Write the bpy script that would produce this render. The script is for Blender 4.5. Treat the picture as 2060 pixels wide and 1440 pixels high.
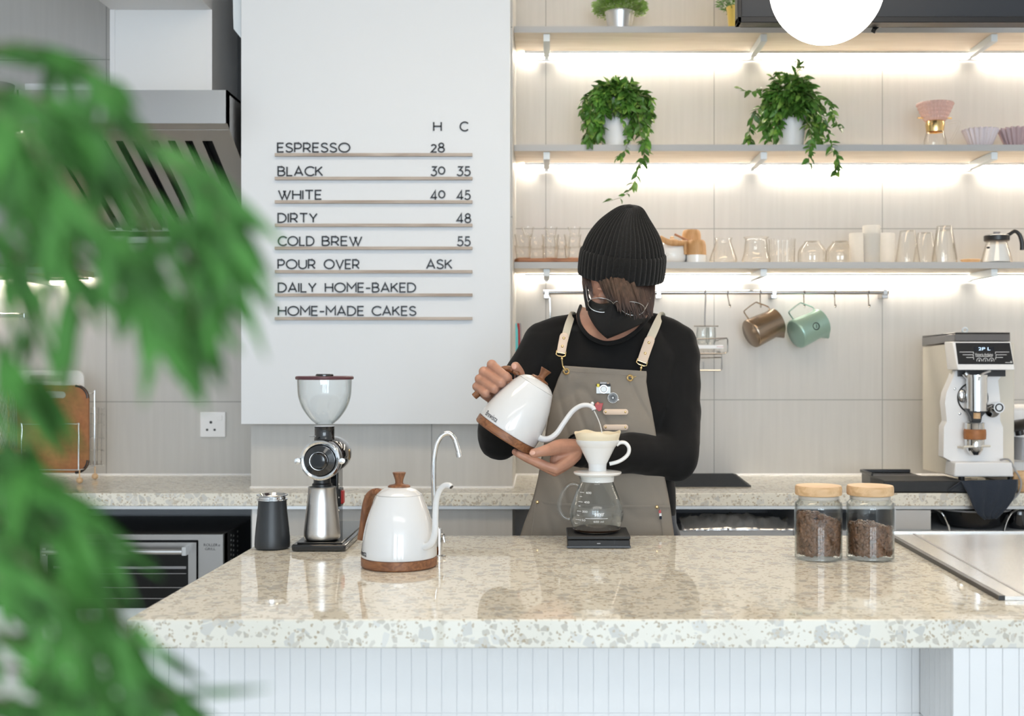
import bpy, bmesh, math, random
from mathutils import Vector, Matrix, noise

# ---------------------------------------------------------------- scene, camera, light
for o in list(bpy.data.objects): bpy.data.objects.remove(o)
SC = bpy.context.scene
COL = SC.collection
R = math.radians
PI = math.pi
F = 2400.0                    # focal length in pixels of the 2060 wide frame
VX, VY = 1100.0, 720.0        # principal point
CZ = 1.34                     # camera height
TOP = 0.92                    # worktop height

cam = bpy.data.objects.new('camera', bpy.data.cameras.new('camera'))
COL.objects.link(cam)
cam.location = (0, 0, CZ); cam.rotation_euler = (R(90), 0, 0)
cam.data.sensor_width = 36; cam.data.lens = F / 2060 * 36
cam.data.shift_x = -(VX - 1030) / 2060
cam.data.clip_start = 0.02
cam.data.dof.use_dof = True; cam.data.dof.focus_distance = 2.75; cam.data.dof.aperture_fstop = 4.6
SC.camera = cam

SC.view_settings.view_transform = 'Standard'; SC.view_settings.look = 'None'
SC.view_settings.gamma = 1.0; SC.view_settings.use_curve_mapping = False
SC.view_settings.exposure = 0.07
SC.cycles.transparent_max_bounces = 32
SC.cycles.max_bounces = 9; SC.cycles.glossy_bounces = 5; SC.cycles.transmission_bounces = 6

W = bpy.data.worlds.new('daylight_sky'); SC.world = W; W.use_nodes = True
W.node_tree.nodes['Background'].inputs[0].default_value = (0.80, 0.91, 1.0, 1)
W.node_tree.nodes['Background'].inputs[1].default_value = 0.55

def area(name, loc, rot, sx, sy, power, col, spread=180):
    l = bpy.data.lights.new(name, 'AREA'); l.shape = 'RECTANGLE'; l.size = sx; l.size_y = sy
    l.energy = power; l.color = col; l.spread = R(spread)
    o = bpy.data.objects.new(name, l); COL.objects.link(o); o.location = loc; o.rotation_euler = rot
    return o
# shop front window far behind the camera, and unseen lamps added for warmer light from above
for wx in (-1.0, 0.75, 2.3): area('shop_window_daylight', (wx, -5.9, 1.75), (R(90), 0, 0), 1.35, 2.6, 99, (0.79, 0.905, 1.0))
area('unseen_ceiling_light', (0.2, 2.2, 2.98), (0, 0, 0), 2.6, 0.5, 26, (1.0, 0.79, 0.54))
area('unseen_ceiling_light', (0.2, -1.2, 2.98), (0, 0, 0), 3.0, 0.6, 18, (1.0, 0.95, 0.88))

# ---------------------------------------------------------------- helpers
def at(px, py, d): return Vector(((px - VX) / F * d, d, CZ - (py - VY) / F * d))
def on_top(py): return (CZ - TOP) * F / (py - VY)        # depth of a worktop point seen at row py
def lin(c): return tuple(((v/255)/12.92 if v/255 <= .04045 else ((v/255+.055)/1.055)**2.4) for v in c)

def catmull(pts, n=6, closed=False):
    pts = [Vector(p) for p in pts]
    if len(pts) < 3: return pts
    out = []; m = len(pts); rng = m if closed else m-1
    for i in range(rng):
        if closed: p0, p1, p2, p3 = pts[(i-1) % m], pts[i], pts[(i+1) % m], pts[(i+2) % m]
        else: p0, p1, p2, p3 = pts[max(i-1, 0)], pts[i], pts[i+1], pts[min(i+2, m-1)]
        for k in range(n):
            t = k/n
            out.append(0.5*((2*p1)+(p2-p0)*t+(2*p0-5*p1+4*p2-p3)*t*t+(3*p1-p0-3*p2+p3)*t**3))
    if not closed: out.append(pts[-1])
    return out
def lerpr(rs, m):
    if not isinstance(rs, (list, tuple)): return [rs]*m
    k = len(rs); out = []
    for i in range(m):
        t = i*(k-1)/max(m-1, 1); j = min(int(t), k-2); out.append(rs[j]+(rs[j+1]-rs[j])*(t-j))
    return out

class MB:
    def __init__(s): s.v = []; s.f = []
    def add(s, vs, fs):
        o = len(s.v); s.v += [Vector(v) for v in vs]; s.f += [tuple(i+o for i in f) for f in fs]; return s
    def box(s, x0, x1, y0, y1, z0, z1):
        return s.add([(x0,y0,z0),(x1,y0,z0),(x1,y1,z0),(x0,y1,z0),(x0,y0,z1),(x1,y0,z1),(x1,y1,z1),(x0,y1,z1)],
              [(0,3,2,1),(4,5,6,7),(0,1,5,4),(1,2,6,5),(2,3,7,6),(3,0,4,7)])
    def prism(s, poly, d):                   # poly: 3d points, d: extrusion vector
        n = len(poly); d = Vector(d); poly = [Vector(p) for p in poly]
        return s.add(poly+[p+d for p in poly], [tuple(range(n))[::-1], tuple(range(n, 2*n))]+[(i,(i+1)%n,n+(i+1)%n,n+i) for i in range(n)])
    def tube(s, pts, r, n=10, closed=False, ratio=1.0, up=None, caps=True):
        pts = [Vector(p) for p in pts]; m = len(pts); rs = lerpr(r, m); vs = []
        nrm = None
        for i in range(m):
            if closed: t = pts[(i+1) % m]-pts[i-1]
            else: t = pts[min(i+1, m-1)]-pts[max(i-1, 0)]
            t = t.normalized() if t.length > 1e-9 else Vector((0,0,1))
            if up is not None: a = Vector(up)
            elif nrm is None: a = Vector((0,0,1)) if abs(t.z) < .9 else Vector((1,0,0))
            else: a = nrm
            a = a-t*a.dot(t)
            if a.length < 1e-6: a = t.orthogonal()
            nrm = a.normalized(); b = t.cross(nrm)
            for k in range(n):
                g = 2*PI*k/n; vs.append(pts[i]+nrm*(math.cos(g)*rs[i]*ratio)+b*(math.sin(g)*rs[i]))
        fs = []
        for i in range(m if closed else m-1):
            j = (i+1) % m
            for k in range(n): fs.append((i*n+k, i*n+(k+1) % n, j*n+(k+1) % n, j*n+k))
        if caps and not closed: fs += [tuple(range(n))[::-1], tuple(range((m-1)*n, m*n))]
        return s.add(vs, fs)
    def lathe(s, prof, n=32, o=(0,0,0), a0=0, a1=2*PI, fn=None):
        o = Vector(o); rows = []; vs = []; fs = []; full = abs(a1-a0-2*PI) < 1e-6; m = n if full else n+1
        for (r, z) in prof:
            if r < 1e-6: rows.append([len(vs)]); vs.append(o+Vector((0,0,z)))
            else:
                row = []
                for k in range(m):
                    a = a0+(a1-a0)*k/n; rr = fn(r, z, a) if fn else r
                    row.append(len(vs)); vs.append(o+Vector((rr*math.cos(a), rr*math.sin(a), z)))
                rows.append(row)
        for A, B in zip(rows, rows[1:]):
            for k in range(n):
                k2 = (k+1) % m
                if len(A) == 1 and len(B) == 1: continue
                if len(A) == 1: fs.append((A[0], B[k], B[k2]))
                elif len(B) == 1: fs.append((A[k], A[k2], B[0]))
                else: fs.append((A[k], A[k2], B[k2], B[k]))
        return s.add(vs, fs)
    def ell(s, c, r, M=None, nu=20, nv=12):
        t = MB(); t.lathe([(math.sin(PI*i/nv) if 0 < i < nv else 0, -math.cos(PI*i/nv)) for i in range(nv+1)], nu)
        if not isinstance(r, (list, tuple)): r = (r, r, r)
        c = Vector(c); vs = []
        for v in t.v:
            v = Vector((v.x*r[0], v.y*r[1], v.z*r[2])); vs.append(c+(M @ v if M else v))
        return s.add(vs, t.f)
    def grid(s, rows, close=False):
        m = len(rows[0]); vs = [v for r_ in rows for v in r_]; fs = []
        for i in range(len(rows)-1):
            for k in range(m if close else m-1):
                k2 = (k+1) % m; fs.append((i*m+k, i*m+k2, (i+1)*m+k2, (i+1)*m+k))
        return s.add(vs, fs)
    def loft(s, rings):
        m = len(rings[0]); s.grid(rings, True); o = len(s.v)-m*len(rings)
        s.f.append(tuple(o+i for i in range(m))[::-1]); s.f.append(tuple(o+(len(rings)-1)*m+i for i in range(m))); return s
    def ring(s, c, axis, r, t, n=24, k=8):    # torus
        axis = Vector(axis).normalized(); a = axis.orthogonal().normalized(); b = axis.cross(a); c = Vector(c)
        return s.tube([c+a*(r*math.cos(2*PI*i/n))+b*(r*math.sin(2*PI*i/n)) for i in range(n)], t, k, closed=True)
    def cyl(s, p0, p1, r, n=20): return s.tube([p0, p1], r, n)
    def xf(s, M, start=0):
        for i in range(start, len(s.v)): s.v[i] = M @ s.v[i]
        return s
    def join(s, o): return s.add(o.v, o.f)

ORG = {}
def org(p): return ORG.get(p.name, Vector((0,0,0))) if p else Vector((0,0,0))
def mesh_obj(mb, name, mat, parent=None, sharp=35, bevel=0, solid=0, loc=None, bseg=2):
    og = org(parent) if parent else (loc or Vector((0,0,0)))
    me = bpy.data.meshes.new(name)
    me.from_pydata([tuple(v-og) for v in mb.v], [], mb.f); me.update()
    b = bmesh.new(); b.from_mesh(me)
    bmesh.ops.recalc_face_normals(b, faces=b.faces); b.to_mesh(me); b.free()
    me.polygons.foreach_set('use_smooth', [True]*len(me.polygons)); me.set_sharp_from_angle(angle=R(sharp))
    for m in (mat if isinstance(mat, list) else [mat]): me.materials.append(m)
    o = bpy.data.objects.new(name, me); COL.objects.link(o)
    if parent: o.parent = parent; ORG[o.name] = og
    elif loc: o.location = loc
    if solid:
        q = o.modifiers.new('thickness', 'SOLIDIFY'); q.thickness = solid; q.offset = 0
    if bevel:
        q = o.modifiers.new('bevel', 'BEVEL'); q.width = bevel; q.segments = bseg; q.limit_method = 'ANGLE'; q.angle_limit = R(40); q.harden_normals = False
    return o
def thing(name, label, cat, loc=(0,0,0), group=None):
    o = bpy.data.objects.new(name, None); COL.objects.link(o); o.location = loc; o.empty_display_size = .05
    ORG[o.name] = Vector(loc); o['label'] = label; o['category'] = cat
    if group: o['group'] = group
    return o
def solo(mb, name, mat, label, cat, group=None, **k):
    xs = [v.x for v in mb.v]; ys = [v.y for v in mb.v]; zs = [v.z for v in mb.v]
    o = mesh_obj(mb, name, mat, loc=Vector(((min(xs)+max(xs))/2, (min(ys)+max(ys))/2, min(zs))), **k)
    o['label'] = label; o['category'] = cat
    if group: o['group'] = group
    return o
def struct(mb, name, mat, **k):
    o = mesh_obj(mb, name, mat, **k); o['kind'] = 'structure'; return o
def dup(root, loc, label, rz=None, group=None, sc=None):
    def cp(o, par):
        c = o.copy(); COL.objects.link(c)
        if par: c.parent = par
        for ch in o.children: cp(ch, c)
        return c
    r = cp(root, None); r.location = loc; r['label'] = label
    if rz is not None: r.rotation_euler = (0, 0, rz)
    if group: r['group'] = group
    if sc: r.scale = sc if isinstance(sc, tuple) else (sc, sc, sc)
    return r

# ---------------------------------------------------------------- materials
def mat(name, c=(.8,.8,.8), rough=.5, metal=0, spec=.5, coat=0, emit=None, es=0, sheen=0, bump=0, bscale=200, var=0, vscale=8, stretch=(1,1,1), sub=0, ior=None, trans=0):
    m = bpy.data.materials.new(name); m.use_nodes = True; nt = m.node_tree; p = nt.nodes['Principled BSDF']; I = p.inputs
    I['Base Color'].default_value = (*c, 1); I['Roughness'].default_value = rough; I['Metallic'].default_value = metal
    I['Specular IOR Level'].default_value = spec; I['Coat Weight'].default_value = coat; I['Coat Roughness'].default_value = .05
    I['Sheen Weight'].default_value = sheen
    if ior: I['IOR'].default_value = ior
    if trans: I['Transmission Weight'].default_value = trans
    if sub: I['Subsurface Weight'].default_value = sub; I['Subsurface Radius'].default_value = (.012, .005, .003); I['Subsurface Scale'].default_value = 1
    if emit: I['Emission Color'].default_value = (*emit, 1); I['Emission Strength'].default_value = es
    if bump or var:
        tc = nt.nodes.new('ShaderNodeTexCoord'); mp = nt.nodes.new('ShaderNodeMapping'); mp.inputs['Scale'].default_value = stretch
        nt.links.new(tc.outputs['Object'], mp.inputs[0])
    if bump:
        n = nt.nodes.new('ShaderNodeTexNoise'); n.inputs['Scale'].default_value = bscale; n.inputs['Detail'].default_value = 3
        b = nt.nodes.new('ShaderNodeBump'); b.inputs['Strength'].default_value = bump; b.inputs['Distance'].default_value = .002
        nt.links.new(mp.outputs[0], n.inputs['Vector']); nt.links.new(n.outputs['Fac'], b.inputs['Height']); nt.links.new(b.outputs[0], I['Normal'])
    if var:
        n = nt.nodes.new('ShaderNodeTexNoise'); n.inputs['Scale'].default_value = vscale; n.inputs['Detail'].default_value = 4
        r = nt.nodes.new('ShaderNodeValToRGB'); e = r.color_ramp.elements
        e[0].position = .3; e[1].position = .7
        e[0].color = (*[v*(1-var) for v in c], 1); e[1].color = (*[min(1, v*(1+var)) for v in c], 1)
        nt.links.new(mp.outputs[0], n.inputs['Vector']); nt.links.new(n.outputs['Fac'], r.inputs[0]); nt.links.new(r.outputs[0], I['Base Color'])
    return m
def wood(name, c1, c2, scale=18, rough=.45, axis='X', stretch=8):
    m = bpy.data.materials.new(name); m.use_nodes = True; nt = m.node_tree; p = nt.nodes['Principled BSDF']; N = nt.nodes.new; L = nt.links.new
    tc = N('ShaderNodeTexCoord'); mp = N('ShaderNodeMapping'); sc = [stretch]*3; sc['XYZ'.index(axis)] = 1; mp.inputs['Scale'].default_value = sc
    n = N('ShaderNodeTexNoise'); n.inputs['Scale'].default_value = scale; n.inputs['Detail'].default_value = 5; n.inputs['Distortion'].default_value = .8
    r = N('ShaderNodeValToRGB'); r.color_ramp.elements[0].position = .35; r.color_ramp.elements[1].position = .68
    r.color_ramp.elements[0].color = (*c1, 1); r.color_ramp.elements[1].color = (*c2, 1)
    L(tc.outputs['Object'], mp.inputs[0]); L(mp.outputs[0], n.inputs['Vector']); L(n.outputs['Fac'], r.inputs[0]); L(r.outputs[0], p.inputs['Base Color'])
    p.inputs['Roughness'].default_value = rough
    return m
def thin_glass(name, tint=(.97,.98,.98), edge=(.62,.68,.68), refl=1.0):
    m = bpy.data.materials.new(name); m.use_nodes = True; nt = m.node_tree; nt.nodes.clear(); N = nt.nodes.new; L = nt.links.new
    out = N('ShaderNodeOutputMaterial'); mix = N('ShaderNodeMixShader'); tr = N('ShaderNodeBsdfTransparent'); gl = N('ShaderNodeBsdfGlossy')
    gl.inputs['Roughness'].default_value = .03; gl.inputs['Color'].default_value = (refl, refl, refl, 1)
    lw = N('ShaderNodeLayerWeight'); lw.inputs['Blend'].default_value = .5
    pw = N('ShaderNodeMath'); pw.operation = 'POWER'; pw.inputs[1].default_value = 3.0
    cm = N('ShaderNodeMix'); cm.data_type = 'RGBA'; cm.inputs['A'].default_value = (*tint, 1); cm.inputs['B'].default_value = (*edge, 1)
    f5 = N('ShaderNodeMath'); f5.operation = 'POWER'; f5.inputs[1].default_value = 4.0
    fr = N('ShaderNodeMath'); fr.operation = 'MULTIPLY_ADD'; fr.inputs[1].default_value = .75; fr.inputs[2].default_value = .03
    L(lw.outputs['Facing'], f5.inputs[0]); L(f5.outputs[0], fr.inputs[0])
    L(lw.outputs['Facing'], pw.inputs[0]); L(pw.outputs[0], cm.inputs['Factor']); L(cm.outputs['Result'], tr.inputs['Color'])
    L(fr.outputs[0], mix.inputs[0]); L(tr.outputs[0], mix.inputs[1]); L(gl.outputs[0], mix.inputs[2]); L(mix.outputs[0], out.inputs[0])
    return m
def quartz():
    m = bpy.data.materials.new('speckled_quartz'); m.use_nodes = True; nt = m.node_tree; p = nt.nodes['Principled BSDF']; N = nt.nodes.new; L = nt.links.new
    tc = N('ShaderNodeTexCoord'); nz = N('ShaderNodeTexNoise'); nz.inputs['Scale'].default_value = 70
    mx = N('ShaderNodeMix'); mx.data_type = 'VECTOR'; mx.inputs['Factor'].default_value = .006
    L(tc.outputs['Object'], nz.inputs['Vector']); L(tc.outputs['Object'], mx.inputs['A']); L(nz.outputs['Color'], mx.inputs['B'])
    prev = None
    base = N('ShaderNodeRGB'); base.outputs[0].default_value = (.80, .775, .69, 1); prev = base.outputs[0]
    for sc, thr, edge, cols in ((46, .66, .08, ((.55,.545,.51),(.70,.69,.645))), (88, .74, .09, ((.53,.50,.43),(.67,.64,.57))), (210, .84, .08, ((.45,.37,.26),(.60,.54,.44)))):
        vo = N('ShaderNodeTexVoronoi'); vo.inputs['Scale'].default_value = sc; L(mx.outputs['Result'], vo.inputs['Vector'])
        ve = N('ShaderNodeTexVoronoi'); ve.feature = 'DISTANCE_TO_EDGE'; ve.inputs['Scale'].default_value = sc; L(mx.outputs['Result'], ve.inputs['Vector'])
        sp = N('ShaderNodeSeparateColor'); L(vo.outputs['Color'], sp.inputs[0])
        a = N('ShaderNodeMath'); a.operation = 'GREATER_THAN'; a.inputs[1].default_value = thr; L(sp.outputs[0], a.inputs[0])
        vm = N('ShaderNodeMath'); vm.operation = 'MULTIPLY_ADD'; vm.inputs[1].default_value = .12; vm.inputs[2].default_value = edge-.05; L(sp.outputs[1], vm.inputs[0])
        b = N('ShaderNodeMath'); b.operation = 'GREATER_THAN'; L(ve.outputs['Distance'], b.inputs[0]); L(vm.outputs[0], b.inputs[1])
        c = N('ShaderNodeMath'); c.operation = 'MULTIPLY'; L(a.outputs[0], c.inputs[0]); L(b.outputs[0], c.inputs[1])
        cm = N('ShaderNodeMix'); cm.data_type = 'RGBA'; cm.inputs['A'].default_value = (*cols[0],1); cm.inputs['B'].default_value = (*cols[1],1); L(sp.outputs[2], cm.inputs['Factor'])
        q = N('ShaderNodeMix'); q.data_type = 'RGBA'; L(c.outputs[0], q.inputs['Factor']); L(prev, q.inputs['A']); L(cm.outputs['Result'], q.inputs['B']); prev = q.outputs['Result']
    L(prev, p.inputs['Base Color']); p.inputs['Roughness'].default_value = .03; p.inputs['Specular IOR Level'].default_value = .9
    return m
def tiles(name, c, ox, oz, w=.6045, h=.6143):
    m = bpy.data.materials.new(name); m.use_nodes = True; nt = m.node_tree; p = nt.nodes['Principled BSDF']; N = nt.nodes.new; L = nt.links.new
    tc = N('ShaderNodeTexCoord'); sx = N('ShaderNodeSeparateXYZ'); L(tc.outputs['Object'], sx.inputs[0])
    cb = N('ShaderNodeCombineXYZ'); a = N('ShaderNodeMath'); a.operation = 'ADD'; a.inputs[1].default_value = -ox+30*w; b = N('ShaderNodeMath'); b.operation = 'ADD'; b.inputs[1].default_value = -oz+30*h
    L(sx.outputs[0], a.inputs[0]); L(sx.outputs[2], b.inputs[0]); L(a.outputs[0], cb.inputs[0]); L(b.outputs[0], cb.inputs[1])
    br = N('ShaderNodeTexBrick'); br.offset = 0; br.squash = 1; I = br.inputs; I['Scale'].default_value = 1; I['Brick Width'].default_value = w; I['Row Height'].default_value = h
    I['Mortar Size'].default_value = .0018; I['Mortar Smooth'].default_value = .1; I['Bias'].default_value = 0
    L(cb.outputs[0], br.inputs['Vector'])
    mp = N('ShaderNodeMapping'); mp.inputs['Scale'].default_value = (60, 60, 3.5); L(tc.outputs['Object'], mp.inputs[0])
    n = N('ShaderNodeTexNoise'); n.inputs['Scale'].default_value = 1; n.inputs['Detail'].default_value = 4; L(mp.outputs[0], n.inputs['Vector'])
    r = N('ShaderNodeValToRGB'); e = r.color_ramp.elements; e[0].position = .3; e[1].position = .72
    e[0].color = (*[v*.96 for v in c], 1); e[1].color = (*[v*1.03 for v in c], 1); L(n.outputs['Fac'], r.inputs[0])
    L(r.outputs[0], I['Color1']); L(r.outputs[0], I['Color2']); I['Mortar'].default_value = (*[v*.55 for v in c], 1)
    L(br.outputs['Color'], p.inputs['Base Color']); p.inputs['Roughness'].default_value = .42
    return m

def frosted():
    m = bpy.data.materials.new('frosted_plastic'); m.use_nodes = True; nt = m.node_tree; nt.nodes.clear(); N = nt.nodes.new; L = nt.links.new
    out = N('ShaderNodeOutputMaterial'); a = N('ShaderNodeMixShader'); b = N('ShaderNodeMixShader'); a.inputs[0].default_value = .5; b.inputs[0].default_value = .45
    d = N('ShaderNodeBsdfDiffuse'); t = N('ShaderNodeBsdfTranslucent'); tr = N('ShaderNodeBsdfTransparent')
    for x in (d, t): x.inputs[0].default_value = (.93,.92,.90,1)
    tr.inputs[0].default_value = (.97,.97,.96,1)
    L(d.outputs[0], a.inputs[1]); L(t.outputs[0], a.inputs[2]); L(a.outputs[0], b.inputs[1]); L(tr.outputs[0], b.inputs[2]); L(b.outputs[0], out.inputs[0]); return m
M = {}
M['quartz'] = quartz()
M['tile'] = tiles('grey_stone_tile', (.525,.515,.495), (1098-VX)/560, CZ-(804-VY)/560)
M['tile_left'] = tiles('grey_stone_tile_left', (.525,.515,.495), (214-VX)/560, CZ-(808-VY)/560)
M['paint'] = mat('white_paint', (.82,.825,.83), .55)
M['ceiling'] = mat('ceiling_paint', (.80,.80,.80), .8)
M['floor'] = mat('floor_screed', (.42,.41,.39), .35, var=.12, vscale=3)
M['gloss_white'] = mat('gloss_white_strip_tile', (.83,.84,.85), .2)
M['board'] = mat('menu_board_paint', (.735,.765,.80), .5)
M['enamel'] = mat('white_enamel', (.71,.725,.745), .10, coat=.5)
M['ceramic'] = mat('white_ceramic', (.78,.785,.785), .18, coat=.3)
M['pot_white'] = mat('white_pot', (.84,.85,.87), .4)
M['plastic_white'] = mat('white_plastic', (.83,.83,.84), .35)
M['black'] = mat('black_plastic', (.012,.012,.014), .3)
M['black_matt'] = mat('black_matt', (.014,.015,.017), .55)
M['black_gloss'] = mat('black_gloss', (.008,.009,.011), .07, coat=.6)
M['tumbler'] = mat('anthracite_coating', (.022,.026,.031), .38)
M['dark_cab'] = mat('dark_cabinet_lining', (.42,.44,.47), .45)
M['steel'] = mat('brushed_steel', (.58,.57,.56), .28, 1, bump=.12, bscale=60, stretch=(1,1,40))
M['steel_h'] = mat('brushed_steel_sheet', (.55,.545,.54), .27, 1, bump=.1, bscale=60, stretch=(1,40,40))
M['chrome'] = mat('chrome', (.74,.75,.76), .07, 1)
M['alu'] = mat('aluminium_strip', (.62,.63,.64), .38, 1)
M['bracket'] = mat('white_steel_bracket', (.74,.80,.84), .4)
M['bronze'] = mat('bronze_steel', (.33,.26,.20), .24, 1, bump=.08, bscale=60, stretch=(1,1,30))
M['green_metal'] = mat('mint_green_coating', (.33,.50,.44), .3, .45)
M['gold'] = mat('brass', (.78,.56,.26), .2, 1)
M['goldpot'] = mat('gold_pot', (.72,.55,.16), .35, .7)
M['silver'] = mat('silver_pot', (.66,.68,.71), .33, .85)
M['walnut'] = wood('walnut', (.16,.062,.028), (.33,.145,.065), 16, .42)
M['walnut_v'] = wood('walnut_handle', (.15,.058,.026), (.31,.135,.06), 16, .42, axis='Z')
M['acacia'] = wood('reddish_wood', (.26,.10,.045), (.44,.20,.095), 10, .5)
M['beech'] = wood('pale_wood', (.56,.36,.19), (.74,.53,.32), 9, .5)
M['oak_cup'] = wood('oak_cup', (.44,.24,.095), (.55,.32,.15), 12, .5, axis='Z')
M['shelf'] = wood('pale_maple_board', (.72,.62,.50), (.82,.73,.62), 3, .5)
M['shelf_edge'] = mat('grey_shelf_edge', (.46,.46,.46), .45)
M['menu_rail'] = wood('menu_rail_wood', (.36,.29,.24), (.52,.45,.39), 6, .55)
M['letter'] = mat('black_lettering', (.012,.014,.02), .4)
M['led'] = mat('warm_led_strip', (1,1,1), .5, emit=(1.0,.89,.75), es=60)
M['globe'] = mat('opal_globe_light', (1,1,1), .3, emit=(1.0,.965,.91), es=4.5)
M['glass'] = thin_glass('clear_glass', edge=(.48,.52,.52))
M['glass_soft'] = thin_glass('clear_cup_glass', (.992,.992,.988), (.70,.65,.59))
M['frosted'] = frosted()
M['spectacle'] = thin_glass('spectacle_lens', (.96,.97,.97), (.7,.72,.72), .25)
M['water'] = mat('water', (.92,.95,.97), .12, trans=.6, ior=1.33)
M['skin'] = mat('skin', (.46,.24,.165), .45, sub=.12, var=.10, vscale=40)
M['nail'] = mat('fingernail', (.62,.36,.28), .22)
M['shirt'] = mat('black_jersey', (.0075,.0075,.008), .85, sheen=.05, spec=.2)
M['mask'] = mat('black_mask_cloth', (.008,.0085,.010), .7, spec=.3)
M['knit'] = mat('black_wool_knit', (.012,.012,.012), .95, sheen=.12, spec=.15, bump=.8, bscale=420)
M['hair'] = mat('brown_hair', (.050,.027,.019), .5, spec=.3, var=.5, vscale=120, stretch=(1,1,.12))
M['apron'] = mat('taupe_canvas', (.255,.222,.185), .85, bump=.25, bscale=900, var=.06, vscale=9)
M['leather'] = mat('pale_leather', (.70,.55,.43), .5)
M['webbing'] = mat('cream_webbing', (.60,.56,.46), .8, bump=.4, bscale=500)
M['paper'] = mat('filter_paper', (.80,.70,.52), .8)
M['beans'] = mat('coffee_bean', (.17,.085,.045), .4, var=.45, vscale=70)
M['ivy'] = mat('ivy_leaf', (.075,.20,.028), .42, var=.55, vscale=22, sub=.0)
M['ivy_pale'] = mat('ivy_leaf_pale', (.20,.36,.06), .42, var=.4, vscale=22)
M['stem'] = mat('plant_stem', (.16,.15,.06), .6)
M['fern'] = mat('narrow_green_leaf', (.050,.165,.030), .6, spec=.25, var=.65, vscale=45)
M['branch'] = mat('plant_branch', (.10,.12,.05), .6)
M['cloth_navy'] = mat('navy_towel', (.018,.026,.042), .95, sheen=.2, bump=.6, bscale=300)
M['red'] = mat('red_enamel', (.42,.02,.02), .35)
M['cyan'] = mat('cyan_plastic', (.13,.60,.68), .4)
M['yellow'] = mat('yellow_enamel', (.75,.62,.05), .4)
M['cream'] = mat('cream_panel', (.66,.62,.54), .4)
M['pinkglass'] = mat('pink_glass', (.82,.58,.52), .12, trans=.3)
M['lilac'] = mat('lilac_ceramic', (.72,.66,.70), .35)
M['mauve'] = mat('mauve_ceramic', (.48,.37,.40), .4)
M['fibre'] = mat('brown_fibreboard', (.34,.135,.045), .55, var=.15, vscale=60)
M['white_hdpe'] = mat('white_cutting_board', (.80,.79,.76), .45)
M['navy_panel'] = mat('dark_blue_grey_panel', (.020,.025,.034), .3)
M['screen'] = mat('lcd_display', (.01,.012,.02), .2, emit=(.55,.75,.95), es=.0)
M['lcd'] = mat('lcd_digits', (.6,.8,1), .3, emit=(.6,.8,1), es=1.0)
M['grey_plastic'] = mat('grey_plastic', (.30,.30,.31), .3)
M['smoke'] = mat('smoked_hopper', (.16,.15,.15), .15, trans=.3)
M['bag'] = mat('clear_black_plastic_bag', (.75,.75,.77), .2, .85)
M['oven_glass'] = mat('oven_door_glass', (.006,.006,.006), .2, spec=.25)
M['hood_steel'] = mat('hood_steel', (.40,.395,.39), .3, 1, bump=.1, bscale=60, stretch=(1,40,40))
M['dark_sheet'] = mat('dark_grey_sheet', (.055,.06,.068), .5)
M['oven_steel'] = mat('dull_oven_steel', (.36,.35,.34), .3, 1)
M['steel_plate'] = mat('polished_steel_plate', (.76,.76,.755), .22, 1)
M['maroon'] = mat('maroon_plastic', (.10,.035,.045), .3)

# ---------------------------------------------------------------- room shell
DW = F/560.0                           # back wall depth
XP0, XP1 = (505-VX)/621.0, (1031-VX)/621.0   # pillar sides
DP = F/621.0                           # pillar front depth
struct(MB().box(-2.7, 2.6, -6.1, DW+.1, -.05, 0), 'floor', M['floor'])
struct(MB().box(-2.7, 2.6, -6.1, DW+.1, 3.0, 3.05), 'ceiling', M['ceiling'])
struct(MB().box(-2.75, -2.7, -6.1, DW+.1, 0, 3.0), 'wall_left', M['paint'])
struct(MB().box(2.6, 2.65, -6.1, DW+.1, 0, 3.0), 'wall_right', M['paint'])
struct(MB().box(XP1-.2, 2.6, DW, DW+.1, 0, 3.0), 'wall_back_right', M['tile'])
struct(MB().box(-2.7, XP1-.2, DW, DW+.1, 0, 3.0), 'wall_back_left', M['tile_left'])
struct(MB().box(XP0, XP1, DP, DW, 0, 3.0), 'wall_pillar', M['tile_left'])
struct(MB().box((438-VX)/560.0, XP0, DW-.03, DW, 2.05, 3.0), 'added_dark_sheet', M['dark_sheet'])  # added sheet that darkens the tiled wall between duct and pillar
# ---------------------------------------------------------------- island
Y0 = on_top(1246.0); Y1 = on_top(1077.0)          # front and back edge of the worktop
XR = 1.75
def top_poly(z): 
    a = at(254, 1246, Y0); b = at(548, 1077, Y1)
    return [(a.x, Y0, z), (XR, Y0, z), (XR, Y1, z), (b.x, Y1, z)]
b = MB(); b.prism(top_poly(TOP-.0465), (0, 0, .0465))
solo(b, 'island_worktop', M['quartz'], 'thick speckled quartz worktop of the bar in the foreground', 'worktop', bevel=.0025)
# island body: carcass, recessed strip tiling, flush tiling on the right
isl = thing('bar_island', 'white bar counter body clad in narrow vertical strip tiles', 'counter', ((.3, 2.4, 0)))
YR = F/1146.0; XF = (1918-VX)/1250.0
lft = at(280, 1303, YR).x
carc = MB(); carc.box(lft+.01, XF+.02, YR+.012, Y1-.04, 0, TOP-.0465); carc.box(XF+.006, XR-.02, Y0+.016, Y1-.04, 0, TOP-.0465)
mesh_obj(carc, 'carcass', M['paint'], isl)
st = MB(); w = .0266; x = lft
while x < XF-.001:
    x2 = min(x+w-.0016, XF)
    for z0, z1 in ((.0, .7165), (.7185, TOP-.047)): st.box(x, x2, YR, YR+.012, z0, z1)
    x += w
y = YR-.002
while y > Y0+.02:
    y2 = max(y-w+.0016, Y0+.012)
    for z0, z1 in ((.0, .7165), (.7185, TOP-.047)): st.box(XF, XF+.006, y2, y, z0, z1)
    y -= w
x = XF
while x < XR-.02:
    for z0, z1 in ((.0, .7165), (.7185, TOP-.047)): st.box(x, x+w-.0016, Y0+.004, Y0+.016, z0, z1)
    x += w
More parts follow.
